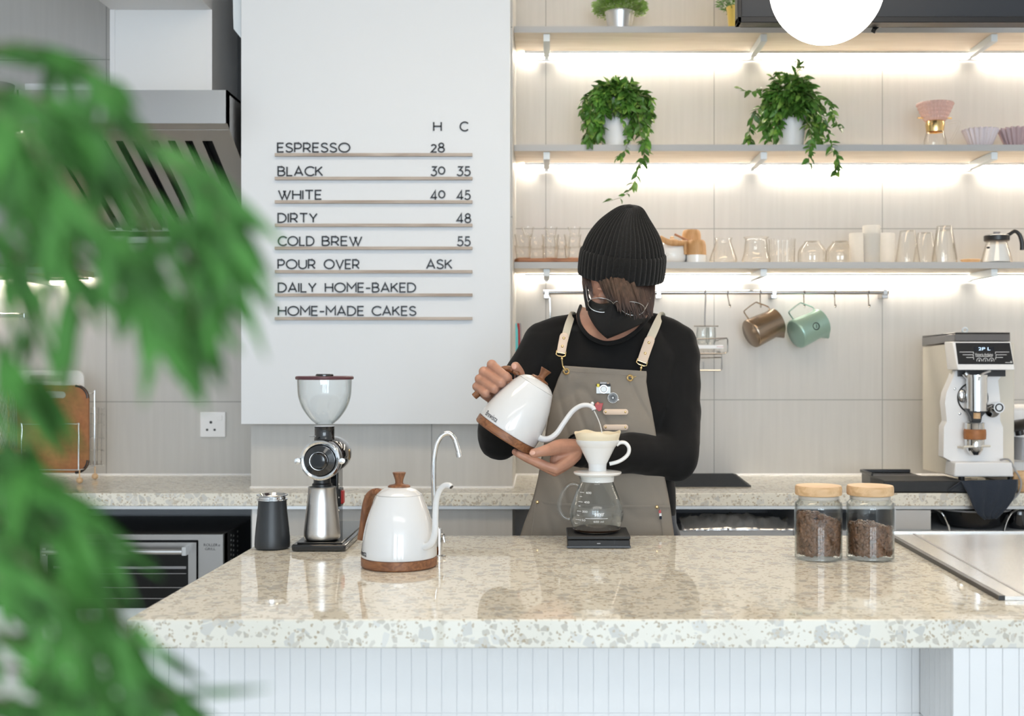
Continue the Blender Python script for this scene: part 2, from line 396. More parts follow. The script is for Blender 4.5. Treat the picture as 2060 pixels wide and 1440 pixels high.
st.box(lft, XF, YR+.0022, YR+.011, 0, TOP-.0475); st.box(XF+.002, XF+.0058, Y0+.02, YR, 0, TOP-.0475); st.box(XF+.001, XR-.021, Y0+.0062, Y0+.015, 0, TOP-.0475)
mesh_obj(st, 'strip_tiling', M['gloss_white'], isl)
e = MB(); y = YR+.014
while y < Y1-.06:
    e.box(lft-.002, lft+.01, y, y+w-.0016, 0, TOP-.047); y += w
mesh_obj(e, 'end_tiling', M['gloss_white'], isl)

# steel plate let into the worktop on the right
def tp(px, py): p = at(px, py, on_top(py)); return Vector((p.x, p.y, TOP))
pl = thing('steel_drip_plate', 'polished steel work plate set in the bar top at far right with black edge', 'plate', tp(1950, 1130))
A, Bq = tp(1797, 1082), tp(2022, 1208)
a2 = A.copy(); a2.y = Y1-.004; 
poly = [a2, Bq, Vector((Bq.x+.5, Bq.y, TOP)), Vector((Bq.x+.5, a2.y, TOP))]
bb = MB(); bb.prism([p+Vector((0,0,.0005)) for p in poly], (0,0,.007)); mesh_obj(bb, 'plate', M['steel_plate'], pl)
rim = MB(); d_ = (Bq-a2).normalized(); n_ = Vector((-d_.y, d_.x, 0)); n_ = n_ if n_.x < 0 else -n_
rim.prism([a2+Vector((0,0,.0003)), Bq+Vector((0,0,.0003)), Bq+n_*.011+Vector((0,0,.0003)), a2+n_*.011+Vector((0,0,.0003))], (0,0,.0085)); mesh_obj(rim, 'edge_strip', M['black'], pl)
fr = MB(); fr.box(a2.x, Bq.x+.5, a2.y-.006, a2.y, TOP+.0005, TOP+.011); mesh_obj(fr, 'back_lip', M['steel'], pl)
sm = MB(); q = [a2+Vector((.05,-.02,.0076)), Bq+Vector((.035,.006,.0076)), Bq+Vector((.04,.006,.0076)), a2+Vector((.056,-.02,.0076))]
sm.prism(q, (0,0,.0006)); mesh_obj(sm, 'fold_line', M['grey_plastic'], pl)

# ---------------------------------------------------------------- back counter
YB = on_top(992.0); ZB = TOP-.04
def back_top(x0, x1, label, y1):
    b = MB(); b.box(x0, x1, YB, y1, ZB, TOP); return solo(b, 'back_worktop', M['quartz'], label, 'worktop', bevel=.002)
b = MB(); poly = [(-2.7, YB, ZB), (2.6, YB, ZB), (2.6, DW, ZB), (XP1, DW, ZB), (XP1, DP, ZB), (XP0, DP, ZB), (XP0, DW, ZB), (-2.7, DW, ZB)]
b.prism(poly, (0, 0, TOP-ZB))
solo(b, 'back_worktop', M['quartz'], 'long speckled quartz worktop along the tiled wall behind the barista', 'worktop', bevel=.002)
# silicone bead where the worktop meets wall and pillar
b = MB()
for p, q in (((-2.7, DW), (XP0, DW)), ((XP0, DW), (XP0, DP)), ((XP0, DP), (XP1, DP)), ((XP1, DP), (XP1, DW)), ((XP1, DW), (2.6, DW))):
    b.tube([(p[0], p[1], TOP), (q[0], q[1], TOP)], .005, 8)
struct(b, 'trim_1', M['paint'])
b = MB(); b.box(-2.69, 2.59, YB+.012, YB+.03, ZB-.011, ZB); 
ob = solo(b, 'aluminium_profile', M['alu'], 'aluminium strip under the front edge of the back worktop', 'trim')

bc = thing('back_cabinet', 'dark open cabinet under the back worktop', 'cabinet', (0, 4.0, 0))
b = MB(); b.box(-2.69, 2.59, DW-.10, DW-.01, 0, ZB-.012); mesh_obj(b, 'back_panel', M['dark_cab'], bc)
b = MB(); b.box(-2.69, 2.59, YB+.02, DW-.1, .05, .07); mesh_obj(b, 'bottom_panel', M['dark_cab'], bc)
zs = at(0, 1222, YB).z
b = MB(); b.box(-2.69, XP0-.01, YB+.03, DW-.1, zs-.02, zs); mesh_obj(b, 'shelf', M['dark_cab'], bc)
b = MB(); b.box(-2.69, XP0-.01, YB+.02, YB+.035, .07, zs); mesh_obj(b, 'door', M['gloss_white'], bc)
zr = at(0, 1071, YB).z
b = MB(); b.box(at(1362,0,YB).x, 2.59, YB+.04, DW-.1, zr-.018, zr); mesh_obj(b, 'shelf', M['dark_cab'], bc)
def upright(px0, px1, m, y0=YB+.02):
    b = MB(); b.box(at(px0,0,YB).x, at(px1,0,YB).x, y0, DW-.1, .07, ZB-.012); return mesh_obj(b, 'divider', m, bc)
upright(504, 514, M['paint']); upright(1350, 1357, M['paint']); upright(1601, 1606, M['alu']); upright(1800, 1806, M['alu'])
b = MB(); b.box(at(514,0,YB).x, at(1030,0,YB).x, YB+.035, YB+.05, .07, ZB-.012); mesh_obj(b, 'front_panel', M['grey_plastic'] if False else M['tile_left'], bc)
b = MB(); b.box(at(1806,0,YB).x, at(1885,0,YB).x, YB+.06, YB+.075, .07, ZB-.02); mesh_obj(b, 'side_panel', M['steel'], bc)

# ---------------------------------------------------------------- wall shelves on the right
YS = F/597.0
def shelf(zpy, x0, x1, label, grp, brs, led=True):
    zt = at(0, zpy, YS).z; th = .0215
    t = thing('wall_shelf', label, 'shelf', ((x0+x1)/2, YS, zt-th), group=grp)
    b = MB(); b.box(x0, x1, YS, DW-.002, zt-th, zt); mesh_obj(b, 'board', M['shelf'], t)
    b = MB(); b.box(x0, x1, YS-.0015, YS, zt-th, zt); mesh_obj(b, 'edge_band', M['shelf_edge'], t)
    for bx in brs:
        b = MB(); b.box(bx-.011, bx+.011, YS+.012, DW-.045, zt-th-.026, zt-th-.001); b.box(bx-.007, bx+.007, DW-.045, DW-.003, zt-th-.027, zt-th-.019)
        br = mesh_obj(b, 'bracket', M['bracket'], t, bevel=.001)
        b = MB(); b.box(bx-.038, bx+.038, DW-.016, DW-.003, zt-th-.030, zt-th-.0265); mesh_obj(b, 'wall_clip', M['alu'], br)
    if led:
        b = MB(); b.box(x0+.03, x1-.01, DW-.024, DW-.004, zt-th-.008, zt-th-.0005); mesh_obj(b, 'led_strip', M['led'], t)
        b = MB(); b.box(x0+.03, x1-.01, DW-.030, DW-.025, zt-th-.009, zt-th-.0005); mesh_obj(b, 'led_channel', M['alu'], t)
    return zt
BR = (-.0005, .7335, 1.513)
SX0 = XP1+.001
Z1 = shelf(53, SX0, 2.58, 'topmost lit wall shelf, carrying the metal flower pots', 'wall shelves right of the pillar', BR)
Z2 = shelf(291, SX0, 2.58, 'middle lit wall shelf with two trailing plants in white pots', 'wall shelves right of the pillar', BR)
Z3 = shelf(527, SX0, 2.58, 'lowest lit wall shelf crowded with glasses and cups', 'wall shelves right of the pillar', BR)
shelf(-186, SX0, 2.58, 'unseen shelf added above the frame, its strip brightening the upper wall', 'wall shelves right of the pillar', BR)  # added shelf out of view; its LED strip brightens the upper wall
XL1 = at(130, 0, YS).x
ZL = shelf(536, -2.68, XL1, 'short lit wall shelf left of the range hood, behind the leaves', 'wall shelves left of the hood', (-1.78,))
ZL2 = shelf(219, -2.68, at(36,0,YS).x, 'upper lit wall shelf at the far left edge', 'wall shelves left of the hood', (-2.2,))

# ---------------------------------------------------------------- menu board
DB = 3.795
mb_ = thing('menu_board', 'tall white menu board with black drink names and prices', 'menu board', at(756, 853, DB+.02))
p0, p1 = at(485, 853, DB), at(1026, 853, DB)
b = MB(); b.box(p0.x, p1.x, DB, DP-.001, p0.z, 2.99); mesh_obj(b, 'panel', M['board'], mb_, bevel=.001)
for k, y in enumerate((312, 359.3, 406.5, 453.3, 499.3, 546.5, 593.3, 640.5)):
    a = at(554.5, y-2.6, DB); c = at(950.5, y+3.2, DB)
    b = MB(); b.box(a.x, c.x, DB-.014, DB, c.z, a.z); mesh_obj(b, 'rail', M['menu_rail'], mb_)

def arc(cx, cy, rx, ry, a0, a1, n=14): return [(cx+rx*math.cos(R(a0+(a1-a0)*i/n)), cy+ry*math.sin(R(a0+(a1-a0)*i/n))) for i in range(n+1)]
GL = {
 'A': (.76, [[(0,0),(.38,1),(.76,0)], [(.13,.30),(.63,.30)]]),
 'B': (.62, [[(0,0),(0,1),(.30,1)]+arc(.30,.765,.25,.235,90,-90)+[(0,.53)], [(.30,.53)]+arc(.33,.265,.28,.265,90,-90)+[(0,0)]]),
 'C': (.80, [arc(.5,.5,.48,.5,42,318,22)]),
 'D': (.74, [[(0,0),(0,1),(.28,1)]+arc(.26,.5,.47,.5,90,-90,18)+[(0,0)]]),
 'E': (.54, [[(.54,1),(0,1),(0,0),(.54,0)], [(0,.52),(.48,.52)]]),
 'H': (.70, [[(0,0),(0,1)], [(.70,0),(.70,1)], [(0,.52),(.70,.52)]]),
 'I': (.02, [[(0,0),(0,1)]]),
 'K': (.62, [[(0,0),(0,1)], [(.58,1),(0,.40)], [(.20,.60),(.62,0)]]),
 'L': (.50, [[(0,1),(0,0),(.50,0)]]),
 'M': (.82, [[(0,0),(0,1),(.41,.40),(.82,1),(.82,0)]]),
 'N': (.72, [[(0,0),(0,1),(.72,0),(.72,1)]]),
 'O': (.98, [arc(.49,.5,.49,.5,0,360,28)]),
 'P': (.60, [[(0,0),(0,1),(.30,1)]+arc(.30,.70,.29,.30,90,-90)+[(0,.40)]]),
 'R': (.64, [[(0,0),(0,1),(.30,1)]+arc(.30,.70,.29,.30,90,-90)+[(0,.40)], [(.30,.40),(.62,0)]]),
 'S': (.60, [[tuple(p[:2]) for p in catmull([(.56,.84,0),(.42,.97,0),(.22,.98,0),(.06,.85,0),(.07,.66,0),(.24,.55,0),(.42,.47,0),(.58,.32,0),(.55,.11,0),(.36,.01,0),(.15,.03,0),(.01,.17,0)],4)]]),
 'T': (.70, [[(0,1),(.70,1)], [(.35,1),(.35,0)]]),
 'U': (.72, [[(0,1),(0,.34)]+arc(.36,.35,.36,.35,180,360,16)+[(.72,1)]]),
 'V': (.74, [[(0,1),(.37,0),(.74,1)]]),
 'W': (1.06, [[(0,1),(.32,0),(.62,.98)], [(.44,.98),(.74,0),(1.06,1)]]),
 'Y': (.68, [[(0,1),(.34,.44),(.68,1)], [(.34,.44),(.34,0)]]),
 '-': (.42, [[(0,.42),(.42,.42)]]),
 '0': (.66, [arc(.33,.58,.33,.40,0,360,24)]),
 '2': (.52, [[tuple(p[:2]) for p in catmull([(.01,.68,0),(.12,.80,0),(.30,.82,0),(.46,.70,0),(.44,.52,0),(.24,.26,0),(.02,0,0)],4)]+[(.54,0)]]),
 '3': (.56, [[(.04,1),(.50,1),(.24,.62)]+arc(.23,.31,.31,.31,88,-150,18)]),
 '4': (.66, [[(.66,.22),(0,.22),(.46,1),(.46,-.02)]]),
 '5': (.56, [[(.50,1),(.10,1),(.06,.56)]+arc(.23,.32,.31,.32,118,-150,18)]),
 '8': (.58, [arc(.29,.765,.23,.235,0,360,18), arc(.29,.27,.29,.27,0,360,20)]),
}
def stroke_word(mb, text, gap=.20):
    segs = []; x = 0
    for ch in text:
        w_, st_ = GL[ch]
        for s in st_: segs.append([(p[0]+x, p[1]) for p in s])
        x += w_+gap
    return segs, x-gap
def ribbon(mb, pts, half, fn):
    # mitred flat stroke with a little thickness; fn maps (x, y, depth) to 3d
    P = [Vector((p[0], p[1], 0)) for p in pts]; m = len(P); Lp = []; Rp = []
    closed = (P[0]-P[-1]).length < 1e-6
    for i in range(m):
        a = (P[i]-P[i-1]) if i else ((P[0]-P[-2]) if closed else P[1]-P[0])
        c = (P[i+1]-P[i]) if i < m-1 else ((P[1]-P[0]) if closed else P[i]-P[i-1])
        a.normalize(); c.normalize(); n1 = Vector((-a.y, a.x, 0)); n2 = Vector((-c.y, c.x, 0)); n = n1+n2
        n = n1 if n.length < .3 else n.normalized(); k = 1/max(.45, n.dot(n1)); Lp.append(P[i]+n*half*k); Rp.append(P[i]-n*half*k)
    vs = []; 
    for i in range(m):
        for q in (Lp[i], Rp[i]):
            vs.append(fn(q.x, q.y, 0)); vs.append(fn(q.x, q.y, 1))
    fs = []
    for i in range(m-1):
        a = 4*i; c = a+4; fs += [(a+1, a+3, c+3, c+1), (a, a+1, c+1, c), (a+3, a+2, c+2, c+3)]
    fs += [(0,2,3,1), (4*m-4, 4*m-3, 4*m-1, 4*m-2)]
    mb.add(vs, fs)
def menu_word(text, x0, x1, yb, h=20.5, mb=None, half=1.45):
    segs, w_ = stroke_word(None, text); hh = half/h
    sx = (x1-x0-2*half)/max(w_, .3)
    for s in segs:
        ribbon(mb, [(p[0]*sx, p[1]*(h-2*half)) for p in s], half, lambda x, y, t: at(x0+half+x, yb-half-y, DB-.003*t))
rows = [(('H', 871, 889, 264.5), ('C', 924, 942, 264.5)),
 (('ESPRESSO', 557, 705, 307), ('28', 866, 895, 307)),
 (('BLACK', 558, 650, 354.5), ('30', 866.5, 896, 354.5), ('35', 919, 947.5, 354.5)),
 (('WHITE', 559, 648, 402), ('40', 866, 896, 402.5), ('45', 918.5, 947.5, 402.5)),
 (('DIRTY', 558, 639, 448.5), ('48', 918, 948, 449)),
 (('COLD', 558, 633, 495), ('BREW', 647, 729, 495), ('55', 919.5, 947.5, 495.5)),
 (('POUR', 558, 635.5, 541.5), ('OVER', 651, 724, 541.5), ('ASK', 857, 910.5, 541.5)),
 (('DAILY', 558.5, 637, 588.5), ('HOME-BAKED', 653, 837.5, 588.5)),
 (('HOME-MADE', 558.5, 733, 635.5), ('CAKES', 747, 838, 635.5))]
for r_ in rows:
    for tx, x0, x1, yb in r_:
        b = MB(); menu_word(tx, x0, x1, yb, mb=b); mesh_obj(b, 'lettering', M['letter'], mb_, sharp=20)
# pale trunking piece at the upper left corner of the board
b = MB(); q = [at(468, -40, 3.84), at(485, -40, 3.84), at(485, 77, 3.84), at(470, 58, 3.84), at(469, 30, 3.84)]; b.prism(q, (0, .02, 0))
solo(b, 'cable_trunking', M['bracket'], 'small pale metal corner piece at upper left edge of the menu board', 'trunking')

# ---------------------------------------------------------------- range hood
HX0, HX1, HY = -1.637, -.988, F/651.0
hz1, hz0 = at(0, 181, HY).z, at(0, 248, HY).z; hb = hz0-.5*(DW-HY)
hd = thing('range_hood', 'brushed steel range hood with slotted filters and white duct', 'range hood', ((HX0+HX1)/2, DW, hb))
b = MB(); sh = [(HY, hz1), (HY, hz0), (HY+.03, hz0-.014), (HY+.03, hz1-.01), (DW-.01, hz1-.01), (DW-.01, hz1)]
b.prism([(HX0, y, z) for y, z in sh], (HX1-HX0, 0, 0))
side = [(HY, hz1), (HY, hz0), (DW-.01, hb), (DW-.01, hz1)]
b.prism([(HX0, y, z) for y, z in side], (.004, 0, 0)); b.prism([(HX1-.004, y, z) for y, z in side], (.004, 0, 0))
mesh_obj(b, 'canopy', M['hood_steel'], hd)
def under(u, v, off=0):       # u along X 0..1, v front to back 0..1
    y = HY+.03+(DW-.02-HY-.03)*v; return Vector((HX0+.004+(HX1-HX0-.008)*u, y, hz0-.5*(y-HY)+off))
fr = MB(); 
def uslab(mb, u0, u1, v0, v1, o0, o1): mb.prism([under(u0, v0, o0), under(u1, v0, o0), under(u1, v1, o0), under(u0, v1, o0)], (0, 0, o1-o0))
for u0, u1, v0, v1 in ((0,1,0,.09), (0,.10,.09,1), (.90,1,.09,1), (.10,.90,.95,1)): uslab(fr, u0, u1, v0, v1, 0, .012)
mesh_obj(fr, 'underside_frame', M['hood_steel'], hd)
bk = MB(); uslab(bk, .1, .9, .09, .95, .05, .055); mesh_obj(bk, 'filter_back', M['black_matt'], hd)
n = 9
for k in range(n):
    u0 = .115+.77*k/n; b = MB(); uslab(b, u0, u0+.77/n*.56, .09, .95, .004, .03)
    mesh_obj(b, 'filter_baffle', M['hood_steel'], hd)
gt = MB(); gt.box(HX0+.02, HX1+.03, DW-.05, DW-.012, hb-.018, hb+.004); mesh_obj(gt, 'grease_tray', M['alu'], hd)
DD = F/615.0; dx0, dx1 = (228-VX)/615, (421-VX)/615; dzt = at(0, 20, DD).z
b = MB(); b.box(dx0, dx1, DD, DW-.01, hz1, dzt+.3); mesh_obj(b, 'duct', M['paint'], hd)
b = MB(); b.box(dx0-.008, dx1+.008, DD-1.2, DD+.01, dzt, dzt+.36); mesh_obj(b, 'duct_elbow', M['paint'], hd)
b = MB(); b.box(dx0-.01, dx0+.006, DD-.004, DD+.0, hz1+.02, dzt); b.box(dx1-.006, dx1+.01, DD-.004, DD, hz1+.02, dzt); mesh_obj(b, 'duct_seam', M['plastic_white'], hd)
b = MB(); b.box(at(36,0,HY).x, at(176,0,HY).x, HY+.05, HY+.25, hz1+.002, at(0,168,HY+.05).z); mesh_obj(b, 'canopy_lip', M['alu'], hd)

# ---------------------------------------------------------------- text helper
def text_mb(s, size, ext=.0005, spacing=1.0):
    c = bpy.data.curves.new('t', 'FONT'); c.body = s; c.size = size; c.extrude = ext; c.resolution_u = 3; c.space_character = spacing
    o = bpy.data.objects.new('t', c); COL.objects.link(o)
    dg = bpy.context.evaluated_depsgraph_get(); dg.update(); me = bpy.data.meshes.new_from_object(o.evaluated_get(dg))
    b = MB(); b.add([v.co.copy() for v in me.vertices], [tuple(p.vertices) for p in me.polygons])
    bpy.data.objects.remove(o); bpy.data.curves.remove(c); bpy.data.meshes.remove(me)
    xs = [v.x for v in b.v]; ys = [v.y for v in b.v]
    b.w = max(xs)-min(xs); b.h = max(ys)-min(ys); cx = (max(xs)+min(xs))/2; cy = (max(ys)+min(ys))/2
    for v in b.v: v.x -= cx; v.y -= cy
    return b
def text_at(s, px, py, d, wpx, hpx=None, ext=.0006, tilt=0):     # facing the camera, centred on a pixel at depth d
    b = text_mb(s, .05, ext); k = wpx/F*d/b.w; ky = (hpx/F*d/b.h) if hpx else k
    c = at(px, py, d)
    for v in b.v:
        x, y, z = v.x*k, v.y*ky, v.z; v.x = c.x+x; v.z = c.z+y; v.y = c.y-z
    return b

# ---------------------------------------------------------------- ovens under the left worktop
def rr(x0, x1, z0, z1, y, r, n=4):      # rounded rectangle loop in XZ
    out = []
    for cx, cz, a in ((x1-r, z1-r, 0), (x0+r, z1-r, 90), (x0+r, z0+r, 180), (x1-r, z0+r, 270)):
        out += [Vector((cx+r*math.cos(R(a+90*i/n)), y, cz+r*math.sin(R(a+90*i/n)))) for i in range(n+1)]
    return out
YO = YB+.005
ov = thing('toaster_oven', 'stainless countertop grill oven with glass door under the worktop', 'oven', at(270, 1222, YO+.2))
X = lambda p: at(p, 0, YO).x
Zp = lambda p: at(0, p, YO).z
b = MB(); b.box(X(80), X(449), YO+.012, YO+.42, zs+.001, Zp(1074)); mesh_obj(b, 'housing', M['black_matt'], ov, bevel=.002)
b = MB(); b.box(X(80), X(98), YO, YO+.012, Zp(1222), Zp(1075)); b.box(X(399), X(447), YO, YO+.012, Zp(1222), Zp(1075)); b.box(X(98), X(399), YO, YO+.012, Zp(1086), Zp(1075)); b.box(X(447), X(449), YO-.002, YO+.05, Zp(1222), Zp(1074))
mesh_obj(b, 'front_frame', M['oven_steel'], ov)
b = MB(); b.box(X(98), X(397), YO-.008, YO+.004, Zp(1222), Zp(1088)); dr = mesh_obj(b, 'door', M['oven_glass'], ov)
b = MB(); b.box(X(98), X(397), YO-.012, YO-.008, Zp(1113), Zp(1090)); b.box(X(381), X(397), YO-.012, YO-.008, Zp(1222), Zp(1113)); mesh_obj(b, 'door_trim', M['oven_steel'], dr)
b = MB(); b.tube([(X(97), YO-.045, Zp(1105)), (X(376), YO-.045, Zp(1105))], .0095, 14); b.box(X(376), X(384), YO-.052, YO-.008, Zp(1112), Zp(1096)); b.box(X(99), X(106), YO-.052, YO-.008, Zp(1112), Zp(1096)); mesh_obj(b, 'door_handle', M['chrome'], dr)
b = MB()
for y in (1138, 1152, 1180, 1202): b.box(X(110), X(376), YO-.0095, YO-.008, Zp(y+(5 if y == 1138 else 1.2)), Zp(y))
mesh_obj(b, 'oven_rack', M['grey_plastic'], dr)
b = MB(); b.join(text_at('ROLLER', 424, 1096, YO, 28, 5.5)); b.join(text_at('GRILL', 423, 1104, YO, 21, 5)); b.join(text_at('®', 441, 1097, YO, 4)); mesh_obj(b, 'lettering', M['black'], ov)
b = MB()
for i in range(6):
    for j, xx in enumerate((.09, .12, .17)): b.ell((X(449)+.0005, YO+xx, Zp(1085+j%2*4+i*10)), (.002, .004, .004), nu=8, nv=6)
mesh_obj(b, 'vent_dots', M['alu'], ov)
o2 = thing('steam_oven', 'second stainless oven at the far left edge behind the leaves', 'oven', at(0, 1222, YO+.2))
b = MB(); b.box(X(-130), X(66), YO+.01, YO+.42, zs+.001, Zp(1048)); mesh_obj(b, 'housing', M['steel'], o2, bevel=.003)
b = MB(); b.box(X(-125), X(40), YO-.004, YO+.01, Zp(1215), Zp(1075)); mesh_obj(b, 'door', M['oven_glass'], o2)
b = MB(); b.tube([(X(-120), YO-.05, Zp(1062)), (X(38), YO-.05, Zp(1062))], .011, 14); b.box(X(24), X(40), YO-.055, YO+.01, Zp(1070), Zp(1054)); mesh_obj(b, 'door_handle', M['chrome'], o2)
b = MB(); b.box(X(42), X(64), YO+.004, YO+.011, Zp(1215), Zp(1050)); mesh_obj(b, 'control_strip', M['alu'], o2)

# ---------------------------------------------------------------- wall socket
sk = thing('wall_socket', 'square white wall socket with three round holes and a switch', 'socket', at(430, 853, DW))
b = MB(); a = at(404, 828, DW); c = at(455, 879, DW); b.box(a.x, c.x, DW-.011, DW-.001, c.z, a.z); mesh_obj(b, 'plate', M['plastic_white'], sk, bevel=.003)
b = MB()
for px, py, r_ in ((426, 849, 2.8), (418.5, 864, 2.4), (433.5, 864, 2.4)):
    q = at(px, py, DW); b.tube([(q.x, DW-.0125, q.z), (q.x, DW-.008, q.z)], r_/560, 14)
mesh_obj(b, 'pin_holes', M['black'], sk)
b = MB(); a = at(439.5, 835, DW); c = at(449, 845, DW); b.box(a.x, c.x, DW-.0145, DW-.010, c.z, a.z); mesh_obj(b, 'switch', M['plastic_white'], sk, bevel=.0015)
# ---------------------------------------------------------------- gooseneck kettles
def kettle_parts(t, o):
    o = Vector(o)
    def sh(mb, M4=None):
        for i, v in enumerate(mb.v): mb.v[i] = v+o
        return mb
    b = MB(); b.lathe([(0,0),(.0735,0),(.0765,.003),(.0765,.0185),(.0735,.0195),(0,.0195)], 64); mesh_obj(sh(b), 'base_ring', M['walnut'], t)
    prof = [(.0735,.0196),(.0752,.021),(.0756,.03),(.0738,.05),(.0702,.072),(.0665,.088),(.0617,.104),(.0558,.120),(.0492,.1355),(.0462,.1425),(.0455,.1434)]
    prof = [(p.x, p.y) for p in catmull([(a, c, 0) for a, c in prof], 4)]
    b = MB(); b.lathe(prof+[(.044,.1430),(.0,.1425)], 72); mesh_obj(sh(b), 'body', M['enamel'], t, sharp=50)
    b = MB(); lp = [(.0450,.1437),(.0456,.1442)]+[(p.x, p.y) for p in catmull([(.0450,.1450,0),(.037,.1520,0),(.029,.1565,0),(.0225,.1592,0)], 4)]+[(.0,.1592)]
    b.lathe([(0,.1437)]+lp, 64); lid = mesh_obj(sh(b), 'lid', M['enamel'], t)
    b = MB(); b.lathe([(0,.1593),(.0226,.1593),(.0226,.1612),(.020,.1632),(.0095,.1652),(.0078,.168),(.0085,.174),(.0118,.1835),(.0136,.1878),(.0128,.1888),(0,.1890)], 40); mesh_obj(sh(b), 'lid_knob', M['walnut_v'], lid)
    sp = catmull([(.060,0,.047),(.078,0,.047),(.0935,0,.056),(.1025,0,.077),(.1035,0,.105),(.106,0,.138),(.1145,0,.159),(.128,0,.1705),(.1415,0,.1725),(.1475,0,.1690)], 6)
    b = MB(); b.tube(sp, [.0085,.0078,.0072,.0066,.0062,.0060,.0058,.0056,.0052,.0052], 16); mesh_obj(sh(b), 'spout', M['enamel'], t, sharp=60)
    b = MB(); b.tube([sp[-1]-(sp[-1]-sp[-2])*.1, sp[-1]+(sp[-1]-sp[-2]).normalized()*.0006], .0042, 12); mesh_obj(sh(b), 'spout_opening', M['black'], t)
    hp = catmull([(-.044,0,.1385),(-.058,0,.1445),(-.074,0,.1435),(-.088,0,.134),(-.0965,0,.115),(-.1015,0,.09),(-.1065,0,.064),(-.1125,0,.043)], 6)
    b = MB(); b.tube(hp, [.0085,.0098,.011,.0118,.0122,.0122,.012,.0115], 16, ratio=.68, up=(1,0,0)); mesh_obj(sh(b), 'handle', M['walnut_v'], t, sharp=60)
    b = MB(); b.ell((-.046,0,.138), (.009,.012,.007), nu=16, nv=8); mesh_obj(sh(b), 'handle_mount', M['black'], t)
    tx = text_mb('Brewista', .0125, .0003, 1.0); k = .0415/tx.w
    def rad(z):
        for (r0, z0), (r1, z1) in zip(prof, prof[1:]):
            if z0 <= z <= z1: return r0+(r1-r0)*(z-z0)/max(z1-z0, 1e-6)
        return .07
    for i, v in enumerate(tx.v):
        z = .0315+v.y*k*1.5; r_ = rad(z)+.0002+max(v.z, 0); a = R(-117)+v.x*k/.0757; tx.v[i] = Vector((r_*math.cos(a), r_*math.sin(a), z))
    mesh_obj(sh(tx), 'lettering', M['letter'], t)
KY = (F*(CZ-TOP))/(1152-VY)+.0765
kp = at(803, 1140, KY); kp.z = TOP+.0005
kt = thing('gooseneck_kettle', 'white kettle with walnut base standing on the bar in front of the tap', 'kettle', (0,0,0), 'white gooseneck kettles')
kettle_parts(kt, (0,0,0)); kt.location = kp; kt.rotation_euler = (0, 0, R(-40))
# the second kettle, tilted in the barista's hands
HK = 2.79
k2 = dup(kt, at(1012, 880, HK), 'white kettle with walnut base held tilted in both hands of the barista, pouring')
KR = Matrix.Rotation(R(32.5), 4, 'Y') @ Matrix.Rotation(R(-14), 4, 'Z')
k2.rotation_euler = KR.to_euler()
KM = Matrix.Translation(k2.location) @ KR
tip = KM @ Vector((.1470, 0, .1685))

# ---------------------------------------------------------------- black tumbler (dosing cup)
d = on_top(1108)+.036
c = at(548, 1000, d); c.z = TOP+.0005
t = thing('dosing_cup', 'matt black metal dosing cup with a steel rim left of the grinder', 'cup', c)
S = d/F
pr = [(0,0),(30,0),(34.5,2.5),(35.2,8),(34.5,24),(32,50),(29.2,75),(28,92),(28,97),(26.5,97),(26.5,92),(27,60),(30,12),(0,8)]
b = MB(); b.lathe([(r*S, z*S) for r, z in pr], 56, o=c); mesh_obj(b, 'body', M['tumbler'], t)
b = MB(); b.lathe([(r*S, z*S) for r, z in ((28.2,97),(30.5,97.5),(30.5,99),(26.5,100.5),(26.5,103.5),(31.2,106.5),(31.5,108),(29.8,108.3),(24.5,103),(24.0,97),(28.2,97))], 56, o=c); mesh_obj(b, 'rim', M['chrome'], t)

# ---------------------------------------------------------------- coffee grinder with a glass hopper
GD = 2.70
gx = lambda px, d=GD: at(px, 0, d).x
S = GD/F
gc = at(655, 1000, GD); gc.z = TOP
t = thing('coffee_grinder', 'black coffee grinder with clear glass hopper on the bar', 'coffee grinder', gc)
yf = on_top(1110); yb = on_top(1062)
x0, x1 = at(586, 0, yf).x, at(695, 0, yf).x
b = MB(); b.box(x0, x1, yf, yb, TOP+.001, TOP+.0155); mesh_obj(b, 'base', M['black_gloss'], t, bevel=.004)
b = MB(); b.box(x0+.010, x1-.010, yf+.010, yb-.008, TOP+.0155, TOP+.019); mesh_obj(b, 'base_tray', M['black_gloss'], t, bevel=.0015)
# column behind the cup
cx0, cx1 = at(638, 0, 2.74).x, at(681, 0, 2.74).x
b = MB(); b.box(cx0, cx1, 2.735, 2.80, TOP+.015, at(0,905,2.74).z); mesh_obj(b, 'column', M['black_gloss'], t, bevel=.004)
b = MB()
for k in range(5):
    zz = at(0, 975+26*k, 2.74).z; b.ell((cx1-.001, 2.745, zz), (.0032,.0032,.0032), nu=10, nv=6)
mesh_obj(b, 'column_screw', M['chrome'], t)
b = MB(); a = at(679, 985, 2.735); b.box(cx1-.001, cx1+.009, 2.75, 2.775, at(0,1014,2.75).z, at(0,987,2.75).z); sw = mesh_obj(b, 'power_switch', M['red'], t, bevel=.003)
b = MB(); b.box(cx1-.001, cx1+.004, 2.743, 2.782, at(0,1018,2.75).z, at(0,983,2.75).z); mesh_obj(b, 'switch_frame', M['black'], t)
